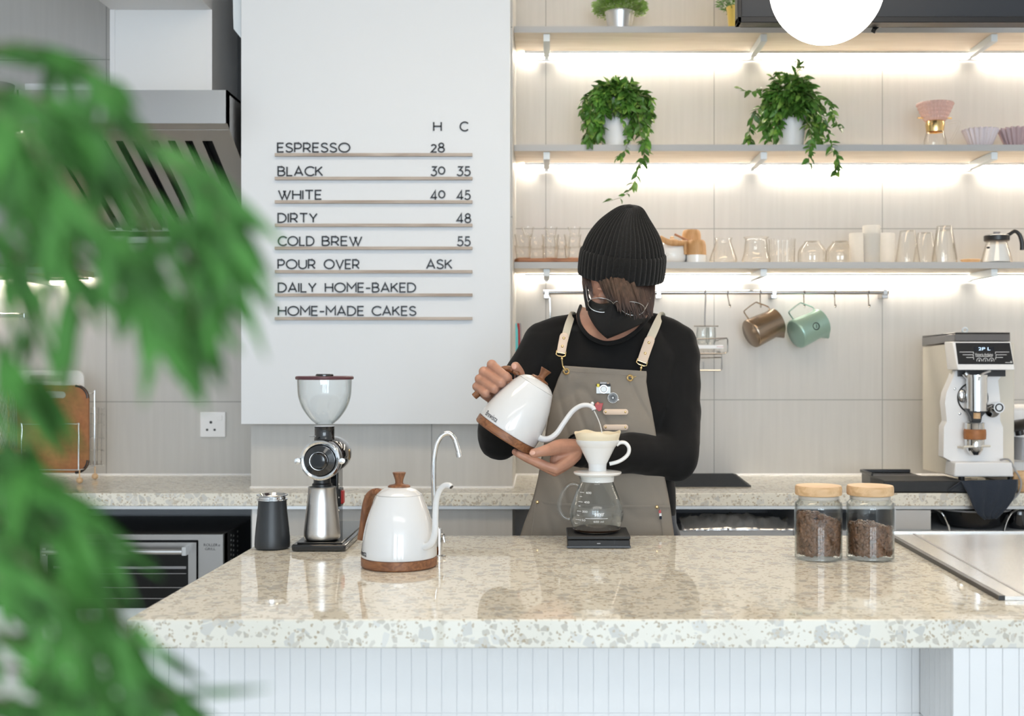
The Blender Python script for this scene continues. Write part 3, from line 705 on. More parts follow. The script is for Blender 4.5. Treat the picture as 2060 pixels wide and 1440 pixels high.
# barrel: faces the viewer, motor behind
bc_ = at(644, 926, 2.62); rb = 41*2.62/F
def disc_prof(prof, c, m, name, par, n=56):
    b = MB(); b.lathe([(r, z) for r, z in prof], n); MX = Matrix.Translation(c) @ Matrix.Rotation(R(90), 4, 'X')
    b.xf(MX); return mesh_obj(b, name, m, par)
fr_ = disc_prof([(0,-.0005),(rb*.98,0),(rb,-.004),(rb,-.030),(rb*.9,-.036),(0,-.036)], bc_, M['black_gloss'], 'grinding_head', t)
disc_prof([(rb*.80,.0004),(rb*.98,.0004),(rb*.98,.0028),(rb*.90,.0044),(rb*.80,.0028),(rb*.80,.0004)], bc_, M['chrome'], 'face_ring', fr_)
disc_prof([(0,.0005),(rb*.78,.0005),(rb*.74,.006),(rb*.46,.010),(rb*.44,.022),(rb*.34,.0275),(0,.028)], bc_, M['black_gloss'], 'adjusting_dial', fr_)
bm_ = bc_+Vector((.006, .04, .004)); rm = rb*.90
disc_prof([(0,0),(rm*.9,0),(rm,-.006),(rm,-.10),(rm*.93,-.118),(rm*.6,-.13),(0,-.132)], bm_, M['black_gloss'], 'motor_housing', t)
b = MB(); p = bm_+Vector((rm*.985, .075, -.0)); b.ell(p, (.0022,.014,.013), nu=16, nv=8); mesh_obj(b, 'badge', M['gold'], t)
b = MB(); b.ell(p+Vector((.0012,0,0)), (.0016,.010,.0095), nu=16, nv=8); mesh_obj(b, 'badge_centre', M['black'], t)
for sx in (-1, 1):
    px = bc_+Vector((sx*(rb+.004), .004, -.001)); b = MB(); b.xf(Matrix.Identity(4)); b.lathe([(0,0),(.0062,0),(.0066,.002),(.0066,.012),(.003,.013),(0,.013)], 20); b.xf(Matrix.Translation(px) @ Matrix.Rotation(R(90), 4, 'X')); mesh_obj(b, 'clamp_screw', M['chrome'], t)
# neck and hopper
nc = at(653, 858, 2.68); S = 2.68/F; z0 = at(0, 885, 2.68).z
b = MB(); b.lathe([(0,0),(21*S,0),(21*S,6*S),(20*S,8*S),(20*S,28*S),(21*S,30*S),(0,30*S)], 40, o=(nc.x, 2.68, z0-2*S)); mesh_obj(b, 'hopper_neck', M['black_gloss'], t)
b = MB(); b.tube([(nc.x-26*S, 2.655, z0+9*S), (nc.x-12*S, 2.652, z0+9*S)], .0016, 8); mesh_obj(b, 'hopper_pin', M['chrome'], t)
zt = at(0, 853, 2.68).z
hp = [(p.x*S, p.y*S) for p in catmull([(17,0,0),(19,2,0),(30,12,0),(44,32,0),(52,54,0),(54,75,0),(54.5,90,0)], 5)]
hin = [(r-1.3*S, z+.6*S) for r, z in hp[::-1]]
b = MB(); b.lathe(hp+hin, 56, o=(nc.x, 2.68, zt)); hop = mesh_obj(b, 'hopper', M['glass'], t, sharp=60)
zl = zt+90*S
b = MB(); b.lathe([(0,0),(57,0),(58,1.5),(58,5),(56,6.5),(0,6.5)], 56); b.v = [Vector((v.x*S, v.y*S, v.z*S)) + Vector((nc.x, 2.68, zl)) for v in b.v]; lid = mesh_obj(b, 'hopper_lid', M['maroon'], t)
b = MB(); b.lathe([(0,6.5),(18,6.5),(18,9.5),(16,11),(0,11)], 32); b.v = [Vector((v.x*S, v.y*S, v.z*S)) + Vector((nc.x, 2.68, zl)) for v in b.v]; mesh_obj(b, 'lid_grip', M['black_gloss'], lid)
# spout under the head
b = MB(); sc_ = at(648, 985, 2.645); S = 2.645/F; b.lathe([(0,0),(20*S,0),(20*S,5*S),(17*S,7*S),(17*S,22*S),(0,22*S)], 32, o=(sc_.x, 2.645, at(0,978,2.645).z)); mesh_obj(b, 'outlet', M['black'], t)
# steel cup under the outlet
c = at(648, 1000, 2.64); c.z = TOP+.0195; S = 2.64/F
tc = thing('steel_grounds_cup', 'brushed steel cup standing under the grinder outlet', 'cup', c)
hgt = (at(0,979,2.64).z-c.z)/S
pr = [(0,0),(31,0),(35,2),(36.5,6),(36.5,14),(34,40),(30,75),(27.5,hgt-3),(28.5,hgt),(27,hgt),(26,hgt-3),(29,70),(33,20),(0,6)]
b = MB(); b.lathe([(r*S, z*S) for r, z in pr], 56, o=c); mesh_obj(b, 'body', M['steel'], tc)

# ---------------------------------------------------------------- chrome tap
TD = F*(CZ-TOP)/(1122-VY)
t = thing('water_tap', 'slim chrome gooseneck water tap behind the standing kettle', 'tap', at(888, 1122, TD))
f_ = at(883, 1122, TD); f_.z = TOP
b = MB(); b.lathe([(0,0),(.0105,0),(.0105,.004),(.007,.007),(.0068,.055),(.0055,.062),(0,.062)], 24, o=f_); mesh_obj(b, 'base', M['chrome'], t)
pts = [f_+Vector((0,0,.06))]+[at(px, py, TD) for px, py in ((876,1050),(873,1000),(872,960),(873,925),(878,895),(889,876),(903,871),(914,882),(920,900),(924,914))]
pts[0].x = at(880,0,TD).x
b = MB(); b.tube([Vector((f_.x, TD, TOP+.01))]+catmull(pts, 6), .0052, 16); mesh_obj(b, 'spout', M['chrome'], t, sharp=60)
b = MB(); p = at(923, 913, TD); b.tube([p+Vector((-.001,0,.004)), p+Vector((.0015,0,-.006))], .0064, 16); mesh_obj(b, 'nozzle', M['chrome'], t)
b = MB(); p = f_+Vector((0,0,.046)); b.tube([p, p+Vector((.011,-.004,.002))], .0042, 12); b.tube([p+Vector((.009,-.004,.002)), p+Vector((.012,-.005,-.012))], .003, 10); mesh_obj(b, 'lever', M['chrome'], t)
b = MB(); b.tube([f_+Vector((.002,-.002,.002)), f_+Vector((.014,-.004,.004))], .0028, 10); mesh_obj(b, 'side_screw', M['chrome'], t)

# ---------------------------------------------------------------- scale, coffee server, dripper
s0 = on_top(1103.5); s1 = 2.765
a, c = at(1141, 0, s0), at(1268.5, 0, s0)
sz = at(0, 1078, s0).z
t = thing('coffee_scale', 'flat black coffee scale under the glass server', 'scale', ((a.x+c.x)/2, s0+.06, TOP))
b = MB(); b.box(a.x+.001, c.x-.001, s0+.001, s1, TOP+.001, sz-.009); mesh_obj(b, 'body', M['black_matt'], t, bevel=.002)
b = MB(); b.box(a.x, c.x, s0, s1+.001, sz-.008, sz); mesh_obj(b, 'plate', M['black_matt'], t, bevel=.002)
b = MB(); b.box(a.x-.0005, c.x+.0005, s0-.0007, s0+.01, TOP+.002, TOP+.006)
for px, wd in ((1186, 2), (1236, 5)):
    q = at(px, 0, s0); b.box(q.x, q.x+.0006, s0-.0003, s0+.002, sz-.018, sz-.009)
mesh_obj(b, 'foot_trim', M['black'], t)
b = text_at('▪▪', 1204, 1086, s0, 7, 3) if False else MB().box(at(1201,0,s0).x, at(1208,0,s0).x, s0-.0004, s0+.001, sz-.0175, sz-.0155); mesh_obj(b, 'button_mark', M['grey_plastic'], t)

SD = 2.695
c = at(1200, 1000, SD); c.z = sz+.0005; S = SD/F
sv = thing('glass_server', 'clear glass coffee server with measuring marks standing on the scale', 'coffee server', c)
h = (at(0, 1062, SD).z-c.z)
yy = lambda py: (at(0, py, SD).z-c.z)
outer = [(0,.0),(36*S,.0),(44*S,.004),(51*S,yy(1052)),(54.5*S,yy(1036)),(53*S,yy(1022)),(47*S,yy(1003)),(40*S,yy(985)),(35*S,yy(972)),(33.5*S,yy(964)),(36*S,yy(958)),(37*S,yy(955))]
oc = [(p.x, p.y) for p in catmull([(r_, z_, 0) for r_, z_ in outer[1:]], 4)]
inn = [(r_-.0016, max(z_, .003)) for r_, z_ in oc[::-1]]+[(0,.003)]
b = MB(); b.lathe([(0,0)]+oc+inn, 56, o=c); mesh_obj(b, 'vessel', M['glass'], sv, sharp=60)
hp = catmull([at(px, py, SD+.0) for px, py in ((1168,981),(1158,974),(1146,975),(1136,985),(1127,1005),(1125,1022),(1131,1036),(1140,1043),(1149,1043))], 5)
b = MB(); b.tube(hp, 4.3*S, 12); mesh_obj(b, 'handle', M['glass'], sv, sharp=60)
b = MB(); b.lathe([(0,.0032),(45*S,.0034),(48*S,.007),(47.5*S,.0085),(0,.0085)], 48, o=c); mesh_obj(b, 'coffee', mat('brewed_coffee', (.05,.022,.01), .1, trans=.5), sv)
def rad_at(z):
    for (r0, z0), (r1, z1) in zip(oc, oc[1:]):
        if z0 <= z <= z1: return r0+(r1-r0)*(z-z0)/max(z1-z0, 1e-6)
    return oc[-1][0]
b = MB()
def dec(mb, s, px, py, wpx, hpx):
    tx = text_mb(s, .01, 0); kx = wpx*S/tx.w; ky = hpx*S/tx.h; z0 = at(0, py, SD).z-c.z
    x0 = at(px, 0, SD).x-c.x
    for i, v in enumerate(tx.v):
        z = z0+v.y*ky; x = x0+v.x*kx; r_ = rad_at(z)+.0003; x = max(-r_*.98, min(r_*.98, x)); tx.v[i] = c+Vector((x, -math.sqrt(r_*r_-x*x), z))
    mb.join(tx)
for k, (py, s_) in enumerate(((987,'600'),(1005,'450'),(1023,'300'),(1040,'150'))):
    dec(b, s_, 1183-4*(k), py, 10, 4); dec(b, '—', 1170-3*k, py, 8, .8); dec(b, '-', 1168-3*k, py+8, 4, .8)
dec(b, 'server', 1204, 1028, 18, 6); dec(b, '—————', 1198, 1036, 44, .8); dec(b, '600 ml', 1202, 1042, 20, 4)
mesh_obj(b, 'printed_marks', M['paint'], sv)
b = MB(); b.lathe([(37*S,yy(956)),(38.5*S,yy(955)),(38.5*S,yy(952)),(36.5*S,yy(951)),(36*S,yy(956)),(37*S,yy(956))], 48, o=c); mesh_obj(b, 'rim', M['glass'], sv)
# dripper
z0 = at(0, 955, SD).z; dc = at(1202, 0, SD); dc = Vector((dc.x, SD, z0))
dp = thing('coffee_dripper', 'white ceramic pour over dripper seated on the glass server', 'dripper', dc)
Q = lambda py: at(0, py, SD).z-z0
b = MB(); b.lathe([(0,Q(968)),(33*S,Q(968)),(34*S,Q(957)),(46*S,Q(954)),(48.5*S,Q(951)),(48*S,Q(948.5)),(30*S,Q(946)),(0,Q(946))], 56, o=dc); mesh_obj(b, 'saucer', M['ceramic'], dp)
cone = [(0,Q(949)),(18.5*S,Q(949)),(18*S,Q(940)),(19*S,Q(930)),(23*S,Q(918)),(30.5*S,Q(902)),(32*S,Q(903)),(37.5*S,Q(897)),(41.5*S,Q(892)),(43.4*S,Q(887)),(43.8*S,Q(884.5)),(42.4*S,Q(884)),(39*S,Q(892)),(16*S,Q(938)),(0,Q(939))]
b = MB(); b.lathe(cone, 56, o=dc); mesh_obj(b, 'cone', M['ceramic'], dp, sharp=50)
hp = catmull([at(px, py, SD) for px, py in ((1240,895),(1248,890),(1258,891),(1265,900),(1264,912),(1255,922),(1242,929),(1226,933))], 5)
b = MB(); b.tube(hp, 4*S, 14, ratio=1.3, up=(0,1,0)); mesh_obj(b, 'handle', M['ceramic'], dp, sharp=60)
pf = [(4*S, Q(935)), (40*S, Q(881)), (45*S, Q(871))]
b = MB(); rows_ = []
for r_, z_ in ((5*S,Q(934)),(22*S,Q(912)),(38*S,Q(893)),(42*S,Q(885)),(44*S,Q(878)),(46.5*S,Q(869))):
    rows_.append([dc+Vector((r_*math.cos(g), r_*math.sin(g), z_+(math.sin(3*g+1)*.0022+math.sin(7*g)*.0015 if r_ > 45*S else 0))) for g in [2*PI*k/48 for k in range(48)]])
b.grid(rows_, True); mesh_obj(b, 'paper_filter', M['paper'], dp, solid=.0006)
b = MB(); b.lathe([(0,Q(896)),(20*S,Q(896)),(35*S,Q(895)),(34*S,Q(898)),(0,Q(901))], 40, o=dc); mesh_obj(b, 'coffee_bed', mat('wet_coffee', (.20,.12,.06), .3), dp)
# the stream of water
e = Vector((at(1211, 0, SD).x, SD-.004, z0+Q(895)))
b = MB(); st = [tip.lerp(e, k/12)+Vector((.007*math.sin(PI*min(1, k/12)), 0, 0)) for k in range(13)]
b.tube(st, [.0017,.0013,.0012,.0014], 10)
solo(b, 'water_stream', M['water'], 'thin stream of water falling from the kettle spout into the paper filter', 'water', sharp=60)

# ---------------------------------------------------------------- jars of coffee beans
def bean_mb():
    b = MB(); b.ell((0,0,0), (.0066,.0047,.0034), nu=10, nv=6)
    for v in b.v:
        if v.z > 0: v.z *= .62; v.z -= .0016*math.exp(-(v.y/.0011)**2)
    return b
BEAN = bean_mb()
def jar(px, pbot, label, heights, seed, hr):
    random.seed(seed); d = on_top(pbot)+.049; S = d/F; c = at(px, 0, d); c.z = TOP+.0005
    t = thing('bean_jar', label, 'jar', c, 'glass jars of coffee beans')
    H = lambda py: at(0, py, d).z-c.z
    zt = at(0, 1003, d).z-c.z+.004; r = .0488
    out = [(0,.0),(.040,.0),(.0455,.0015),(.0485,.006),(.0488,.012),(.0488,zt-.022),(.0470,zt-.012),(.0420,zt-.006),(.0405,zt-.002),(.0405,zt+.004)]
    oc = [(q.x, q.y) for q in catmull([(a, z, 0) for a, z in out[1:]], 3)]
    inn = [(a-.002, max(z, .010)) for a, z in oc[::-1] if z > .008]+[(0,.010)]
    b = MB(); b.lathe([(0,0)]+oc+inn, 64, o=c); mesh_obj(b, 'glass_body', M['glass'], t, sharp=60)
    zl = zt+.0035; hl = .0205
    b = MB(); b.lathe([(0,0),(.0435,0),(.0475,.0015),(.0482,.004),(.0482,hl-.004),(.0465,hl),(0,hl)], 56, o=c+Vector((0,0,zl))); lid = mesh_obj(b, 'wooden_lid', M['beech'], t)
    b = MB(); b.lathe([(.040,zl-.008),(.0415,zl-.006),(.0415,zl-.001),(.038,zl-.001),(.038,zl-.008),(.040,zl-.008)], 48, o=c); mesh_obj(b, 'seal', M['frosted'], t)
    # core of beans plus visible beans around it
    def hz(x): return heights[0]+(heights[1]-heights[0])*(x+.045)/.09
    cr = MB(); n = 40; rows_ = []
    for rr_ in (.041, ): pass
    cr.v = []; top = []; bot = []
    for k in range(n):
        g = 2*PI*k/n; x, y = .0405*math.cos(g), .0405*math.sin(g); top.append(c+Vector((x, y, hz(x)-.006))); bot.append(c+Vector((x, y, .0115)))
    cr.loft([bot, top])
    for rep in range(hr):
        g = random.random()*2*PI
        if rep % 4 == 0: rr_ = .042*math.sqrt(random.random()); 
        else: rr_ = .0425
        x, y = rr_*math.cos(g), rr_*math.sin(g)
        z = hz(x)-.004+random.random()*.004+.004*math.cos(x*60) if rep % 4 == 0 else .0125+random.random()*(hz(x)-.014)
        if rep % 4: N = Vector((math.cos(g), math.sin(g), random.uniform(-.4,.4))).normalized()
        else: N = Vector((random.uniform(-.6,.6), random.uniform(-.6,.6), 1)).normalized()
        q = N.to_track_quat('Z', 'Y').to_matrix() @ Matrix.Rotation(random.random()*6.28, 3, 'Z')
        if random.random() < .3: q = q @ Matrix.Rotation(PI, 3, 'X')
        s_ = random.uniform(.85, 1.1)
        cr.add([c+Vector((x, y, z))+q @ (v*s_) for v in BEAN.v], BEAN.f)
    o = mesh_obj(cr, 'coffee_beans', M['beans'], t, sharp=80); o['kind'] = 'stuff'
jar(1646.5, 1132, 'taller-filled glass jar of coffee beans, standing left of the other jar', (.100, .078), 4, 900)
jar(1750.5, 1132, 'glass jar of reddish coffee beans beside the steel plate', (.076, .066), 9, 760)
# ---------------------------------------------------------------- the barista
TX, TD_ = .165, 3.06             # torso centre
per = thing('person', 'barista in black beanie, black mask and taupe apron pouring from the kettle', 'person', (TX, TD_, 0))
def ering(cx, cy, z, rx, ry, n=36, pw=2.4, tilt=0):
    out = []
    for k in range(n):
        g = 2*PI*k/n; c_, s_ = math.cos(g), math.sin(g)
        x = rx*math.copysign(abs(c_)**(2/pw), c_); y = ry*math.copysign(abs(s_)**(2/pw), s_); out.append(Vector((cx+x, cy+y, z+tilt*y)))
    return out
def limb(mb, pts, rs, n=14, ratio=1.0, up=None, sm=4):
    mb.tube(catmull(pts, sm) if sm > 1 else pts, lerp_r(rs, (len(pts)-1)*sm+1 if sm > 1 else len(pts)), n, ratio=ratio, up=up)
    for p, r in ((pts[0], rs[0]), (pts[-1], rs[-1])): mb.ell(p, r*.999, nu=n, nv=8)
def lerp_r(rs, m): return lerpr(list(rs), m)
def remesh(o, vox, smooth=4, fac=.5):
    q = o.modifiers.new('union', 'REMESH'); q.mode = 'VOXEL'; q.voxel_size = vox; q.use_smooth_shade = True
    q = o.modifiers.new('soften', 'SMOOTH'); q.iterations = smooth; q.factor = fac
    return o
# --- landmark points
SHR, SHL = at(1086, 706, 3.07), at(1364, 712, 3.08)          # shoulders (picture left / right)
ELR, WRR = at(1004, 884, 3.03), Vector(at(1006, 806, 2.90))
ELL, WRL = at(1372, 915, 2.99), at(1163, 905, 2.815)
HC = at(1243, 560, 2.985)                                     # head centre
NK = at(1234, 655, 3.055)

body = MB()
# torso, hips, legs under the clothes
rings = []
for z, rx, ry, cy in ((.86,.155,.10,3.08),(.95,.165,.105,3.08),(1.05,.145,.095,3.08),(1.15,.14,.095,3.075),(1.28,.155,.105,3.07),(1.37,.135,.085,3.08),(1.41,.085,.062,3.09),(1.455,.056,.055,3.085)):
    rings.append(ering(TX, cy, z, rx, ry))
body.loft(rings)
for sx in (-1, 1):
    hx = TX+sx*.085
    limb(body, [(hx,3.08,.90),(hx+sx*.005,3.075,.68),(hx+sx*.008,3.08,.48),(hx+sx*.01,3.10,.28),(hx+sx*.012,3.11,.08)], [.088,.075,.056,.052,.038])
    body.ell((hx+sx*.016, 3.06, .045), (.043,.125,.044))
limb(body, [SHR, SHR.lerp(ELR,.5), ELR], [.05,.043,.037]); limb(body, [ELR, ELR.lerp(WRR,.4), WRR], [.037,.036,.027])
limb(body, [SHL, SHL.lerp(ELL,.5), ELL], [.05,.043,.037]); limb(body, [ELL, ELL.lerp(WRL,.4), WRL], [.037,.037,.0275])
# neck and head, bent forward
limb(body, [at(1234,690,3.085), at(1236,640,3.065), at(1240,590,3.02)], [.060,.056,.055])
Rh = Matrix.Rotation(R(6), 3, 'Y') @ Matrix.Rotation(R(32), 3, 'X')      # roll, then pitch down
def hd_(x, y, z): return HC + Rh @ Vector((x, y, z))           # head frame: x right, -y forward, z up
body.ell(HC, (.076,.094,.098), Rh, 28, 18)
body.ell(hd_(0,-.030,-.055), (.060,.062,.070), Rh, 24, 14)
body.ell(hd_(0,-.045,-.100), (.040,.040,.030), Rh)
body.ell(hd_(0,-.094,-.035), (.010,.013,.024), Rh)            # nose
body.ell(hd_(0,-.100,-.052), (.014,.011,.009), Rh)
for sx in (-1, 1):
    body.ell(hd_(sx*.030,-.079,-.012), (.016,.008,.010), Rh)   # closed lids
    body.ell(hd_(sx*.031,-.083,.010), (.021,.007,.006), Rh)    # brow
    body.ell(hd_(sx*.046,-.065,-.040), (.020,.018,.018), Rh)   # cheek
    body.ell(hd_(sx*.079,.006,-.018), (.008,.018,.030), Rh)    # ear
    body.ell(hd_(sx*.083,.010,-.016), (.006,.014,.024), Rh)
# right hand (picture left): fist round the kettle handle
mcp = [at(991,735,2.818), at(975,749,2.818), at(966.5,764,2.820), at(960.5,779,2.824)]
pip = [at(1017,757,2.776), at(1006,769.5,2.774), at(992.5,782,2.775), at(976,791.5,2.780)]
rad_ = [.0112,.0115,.0110,.0098]
for i in range(4):
    dip = pip[i]+Vector((.0055, .022, -.0035)); tp_ = dip+Vector((-.007, .014, .004))
    limb(body, [mcp[i], mcp[i].lerp(pip[i], .5)+Vector((-.001,-.0025,.001)), pip[i], dip, tp_], [rad_[i]*1.02, rad_[i]*.93, rad_[i]*.98, rad_[i]*.88, rad_[i]*.8], 12)
    body.ell(mcp[i]+Vector((-.002,-.001,.002)), rad_[i]*1.08); body.ell(pip[i]+Vector((.001,-.0015,0)), rad_[i]*1.0)
    limb(body, [WRR, WRR.lerp(mcp[i], .55)+Vector((-.004,0,.002)), mcp[i]], [.021,.017,rad_[i]*1.1], 12)
limb(body, [WRR+Vector((.006,-.005,.004)), at(1030,786,2.876), at(1044,768,2.852), at(1045,752,2.826), at(1037,737,2.800)], [.021,.019,.0140,.0128,.0112], 14)
limb(body, [at(1000,775,2.860), at(1020,775,2.865)], [.02,.02])
# left hand (picture right): palm up, fingers under the kettle base, thumb over its edge
dz = [2.752, 2.776, 2.798, 2.817]
mc2 = [at(1119,943,dz[0]), at(1117,947,dz[1]), at(1116,948,dz[2]), at(1120,944,dz[3])]
pp2 = [at(1085,931,dz[0]-.002), at(1080,930,dz[1]), at(1082,932,dz[2]), at(1088,934,dz[3])]
tp2 = [at(1043,912.5,dz[0]), at(1036,909,dz[1]), at(1039,911,dz[2]), at(1056,919,dz[3])]
for i in range(4):
    r_ = (.0104,.0106,.0102,.0090)[i]
    limb(body, [mc2[i], mc2[i].lerp(pp2[i],.5)+Vector((0,0,-.0015)), pp2[i], pp2[i].lerp(tp2[i],.55)+Vector((0,0,-.0012)), tp2[i]], [r_*1.15, r_*1.02, r_*1.02, r_*.9, r_*.74], 12)
    w2 = WRL+Vector((-.004, (i-1.5)*.011, -.004))
    limb(body, [w2, w2.lerp(mc2[i], .5)+Vector((.004,0,-.001)), mc2[i]], [.0185,.0165,r_*1.2], 12)
limb(body, [WRL+Vector((-.004,-.014,.006)), at(1128,899,2.772), at(1107,904,2.742), at(1090,908,2.724), at(1074,911.5,2.722)], [.021,.0195,.0150,.0118,.0108], 14)
limb(body, [at(1140,905,2.79), at(1122,925,2.78)], [.023,.019])
o = mesh_obj(body, 'body', M['skin'], per); remesh(o, .0019, 2, .35)
# nails
def nail(c, n, u, a, b_, par=per):
    n = Vector(n).normalized(); u = Vector(u); u = (u-n*u.dot(n)).normalized(); w_ = n.cross(u); mb = MB(); mb.ell((0,0,0), (a, b_, .0016), nu=16, nv=8)
    mm = Matrix((u, w_, n)).transposed(); mb.v = [Vector(c)+mm @ v for v in mb.v]; mesh_obj(mb, 'fingernail', M['nail'], par)
nail(at(1034,736.5,2.7880), (-.25,-1,.2), (-.4,0,1), .0078, .0062)
nail(at(1071,911,2.7112), (-.2,-1,.12), (-1,0,-.15), .0070, .0055)

# --- shirt
sh = MB(); rings = []
for z, rx, ry, cy in ((.90,.165,.115,3.08),(.98,.168,.118,3.08),(1.08,.160,.117,3.075),(1.18,.160,.118,3.07),(1.27,.168,.124,3.065),(1.335,.172,.120,3.07),(1.375,.158,.104,3.075),(1.408,.132,.094,3.085),(1.436,.098,.072,3.105)):
    rings.append(ering(TX, cy, z, rx, ry, 40, 2.5))
sh.loft(rings)
def sleeve(S, E, Wt, r, cuff=None):
    limb(sh, [S+Vector((0,0,-.005)), S.lerp(E,.35), S.lerp(E,.7), E], r[:4], 18)
    limb(sh, [E, E.lerp(Wt,.35), E.lerp(Wt,.7), Wt], r[3:], 18)
sleeve(SHR, ELR+Vector((0,0,.004)), WRR+Vector((.002,.03,-.008)), [.058,.062,.060,.058,.056,.046,.034])
sleeve(SHL, at(1360,916,3.0), at(1168,908,2.826), [.058,.060,.060,.058,.053,.048,.038])
limb(sh, [at(1358,770,3.06), at(1362,850,3.03), at(1358,918,2.99)], [.060,.060,.060], 16)
limb(sh, [at(1135,696,3.08), SHR], [.062,.056]); limb(sh, [at(1330,696,3.09), SHL], [.062,.056])
limb(sh, [at(1188,652,3.09), at(1142,662,3.085), at(1090,690,3.08)], [.034,.037,.050]); limb(sh, [at(1296,652,3.09), at(1335,665,3.085), at(1368,692,3.08)], [.034,.037,.046])
# neck opening carved by the ring heights: a short collar band stays separate
o = mesh_obj(sh, 'shirt', M['shirt'], per); remesh(o, .0055, 6, .5)
tx_ = bpy.data.textures.new('folds', 'CLOUDS'); tx_.noise_scale = .085; tx_.noise_depth = 1
q = o.modifiers.new('folds', 'DISPLACE'); q.texture = tx_; q.strength = .014; q.mid_level = .5; q.texture_coords = 'LOCAL'
cf = MB(); a = at(1166,905.5,2.822); u = (WRL-ELL).normalized()
cf.tube([a-u*.006, a+u*.002, a+u*.016], [.040,.0385,.0365], 24, caps=False); mesh_obj(cf, 'sleeve_cuff', M['shirt'], per, solid=.003)
# skin of the chest inside the round neckline, with the collar round it
nk = MB()
cl = [(1168,616,3.09),(1163,634,3.04),(1168,655,2.992),(1183,675,2.966),(1205,687,2.957),(1226,690,2.955),(1252,684,2.958),(1278,668,2.972),(1297,648,3.00),(1310,630,3.045),(1309,612,3.09)]
loop = catmull([at(*p) for p in cl], 5); cen = at(1236, 636, 2.975)
rows_ = [[p.lerp(cen, t)+Vector((0, .002*math.sin(PI*min(1, t*1.2)), 0)) for p in loop] for t in (-.05, 0, .2, .4, .6, .8)]
nk.grid(rows_); mesh_obj(nk, 'neckline_skin', M['skin'], per)
cb = MB(); cb.tube([p+Vector((0,-.003,0)) for p in loop], .0042, 10, ratio=1.3, up=(0,0,1)); mesh_obj(cb, 'collar', M['shirt'], per)
# --- trousers and shoes
tr = MB()
tr.loft([ering(TX,3.08,z,rx,ry) for z,rx,ry in ((.80,.165,.118),(.90,.170,.12),(1.0,.166,.118))])
for sx in (-1, 1):
    hx = TX+sx*.088; limb(tr, [(hx,3.08,.86),(hx,3.075,.66),(hx+sx*.006,3.08,.46),(hx+sx*.01,3.10,.26),(hx+sx*.012,3.11,.10)], [.098,.088,.072,.066,.060])
o = mesh_obj(tr, 'trousers', M['cloth_navy'], per); remesh(o, .01, 3)
for sx in (-1, 1):
    b = MB(); hx = TX+sx*.104; b.loft([ering(hx,3.06,0.001,.048,.14,24,3),ering(hx,3.06,.03,.05,.142,24,3),ering(hx,3.07,.06,.046,.125,24,2.6),ering(hx,3.10,.10,.043,.07,24,2.2)]); mesh_obj(b, 'shoe', M['black_matt'], per)

# --- face mask: a folded cloth cup with a centre ridge
def bez(a, b_, c, t): return a*(1-t)**2+b_*2*t*(1-t)+c*t*t
mk = MB(); rows_ = []
Ltop, Lbot = at(1177,590,2.975), at(1184,632,2.975)
Rtop, Rbot = at(1306,606,2.985), at(1296,648,2.985)
Ctop, Cmid, Cbot = at(1232,606,2.862), at(1229,640,2.838), at(1222,681,2.868)
LtC, LbC, RtC, RbC = at(1200,622,2.89), at(1196,662,2.905), at(1268,628,2.885), at(1266,664,2.90)
for i in range(13):
    v = i/12; row = []
    L0 = Ltop.lerp(Lbot, v); R0 = Rtop.lerp(Rbot, v); C0 = bez(Ctop, Cmid*2-(Ctop+Cbot)*.5, Cbot, v); Lc = LtC.lerp(LbC, v); Rc = RtC.lerp(RbC, v)
    for k in range(11): row.append(bez(L0, Lc, C0, k/10))
    for k in range(1, 11): row.append(bez(C0, Rc, R0, k/10))
    rows_.append(row)
mk.grid(rows_); mask = mesh_obj(mk, 'face_mask', M['mask'], per, solid=.002, sharp=25)
b = MB(); b.grid([[at(1172,548,2.965), at(1184,548,2.95)], [at(1172,572,2.965), at(1181,572,2.945)], [at(1175,598,2.968), at(1185,602,2.935)], [at(1180,625,2.972), at(1188,625,2.94)]]); mesh_obj(b, 'ear_loop', M['mask'], mask, solid=.0015)

# --- hair: a sweep of locks falling from under the beanie
random.seed(12)
hr = MB()
def lock(p0, p1, p2, r, n=8):
    P = [bez(p0, p1, p2, k/n) for k in range(n+1)]
    hr.tube(P, [r*.8, r, r, r*.85, r*.12], 6, ratio=.45, up=(0,1,0))
for k in range(240):
    u = k/239; x0 = 1186+u*130+random.uniform(-2,2); y0 = 533+u*18
    if u < .12: x2, y2 = 1226+random.uniform(-10,14), 596+random.uniform(-10,14)
    elif u < .8: v = (u-.12)/.68; x2 = 1236+v*66+random.uniform(-10,12); y2 = 612+v*34-max(0, v-.75)*50+random.uniform(-10,8)
    else: v = (u-.8)/.2; x2 = 1296+v*14+random.uniform(-4,4); y2 = 634-v*34+random.uniform(-10,10)
    d0 = 2.898+.085*abs(u-.42)**1.6*2; d2 = 2.836+.12*abs(u-.40)**1.5*2
    dx = random.uniform(-.006,.006); lay = random.uniform(-.002,.010)
    lock(at(x0,y0,d0+lay), at(x0*.62+x2*.38+(6 if u < .7 else 3), y0*.45+y2*.55, min(d0,d2)+.004+lay)+Vector((dx,0,0)), at(x2,y2,d2+lay), random.uniform(.0030,.0056))
for k in range(16):                                       # temples
    x0 = 1171+random.random()*12; lock(at(x0,535,2.955), at(x0+1,556,2.95), at(x0+random.uniform(2,10),580+random.uniform(-8,12),2.942), .0045)
for k in range(22):
    x0 = 1298+random.random()*16; lock(at(x0,555,2.96), at(x0+1,585,2.96), at(x0-random.uniform(0,16),618+random.uniform(-22,22),2.95), .006)
mesh_obj(hr, 'hair', M['hair'], per, sharp=70)

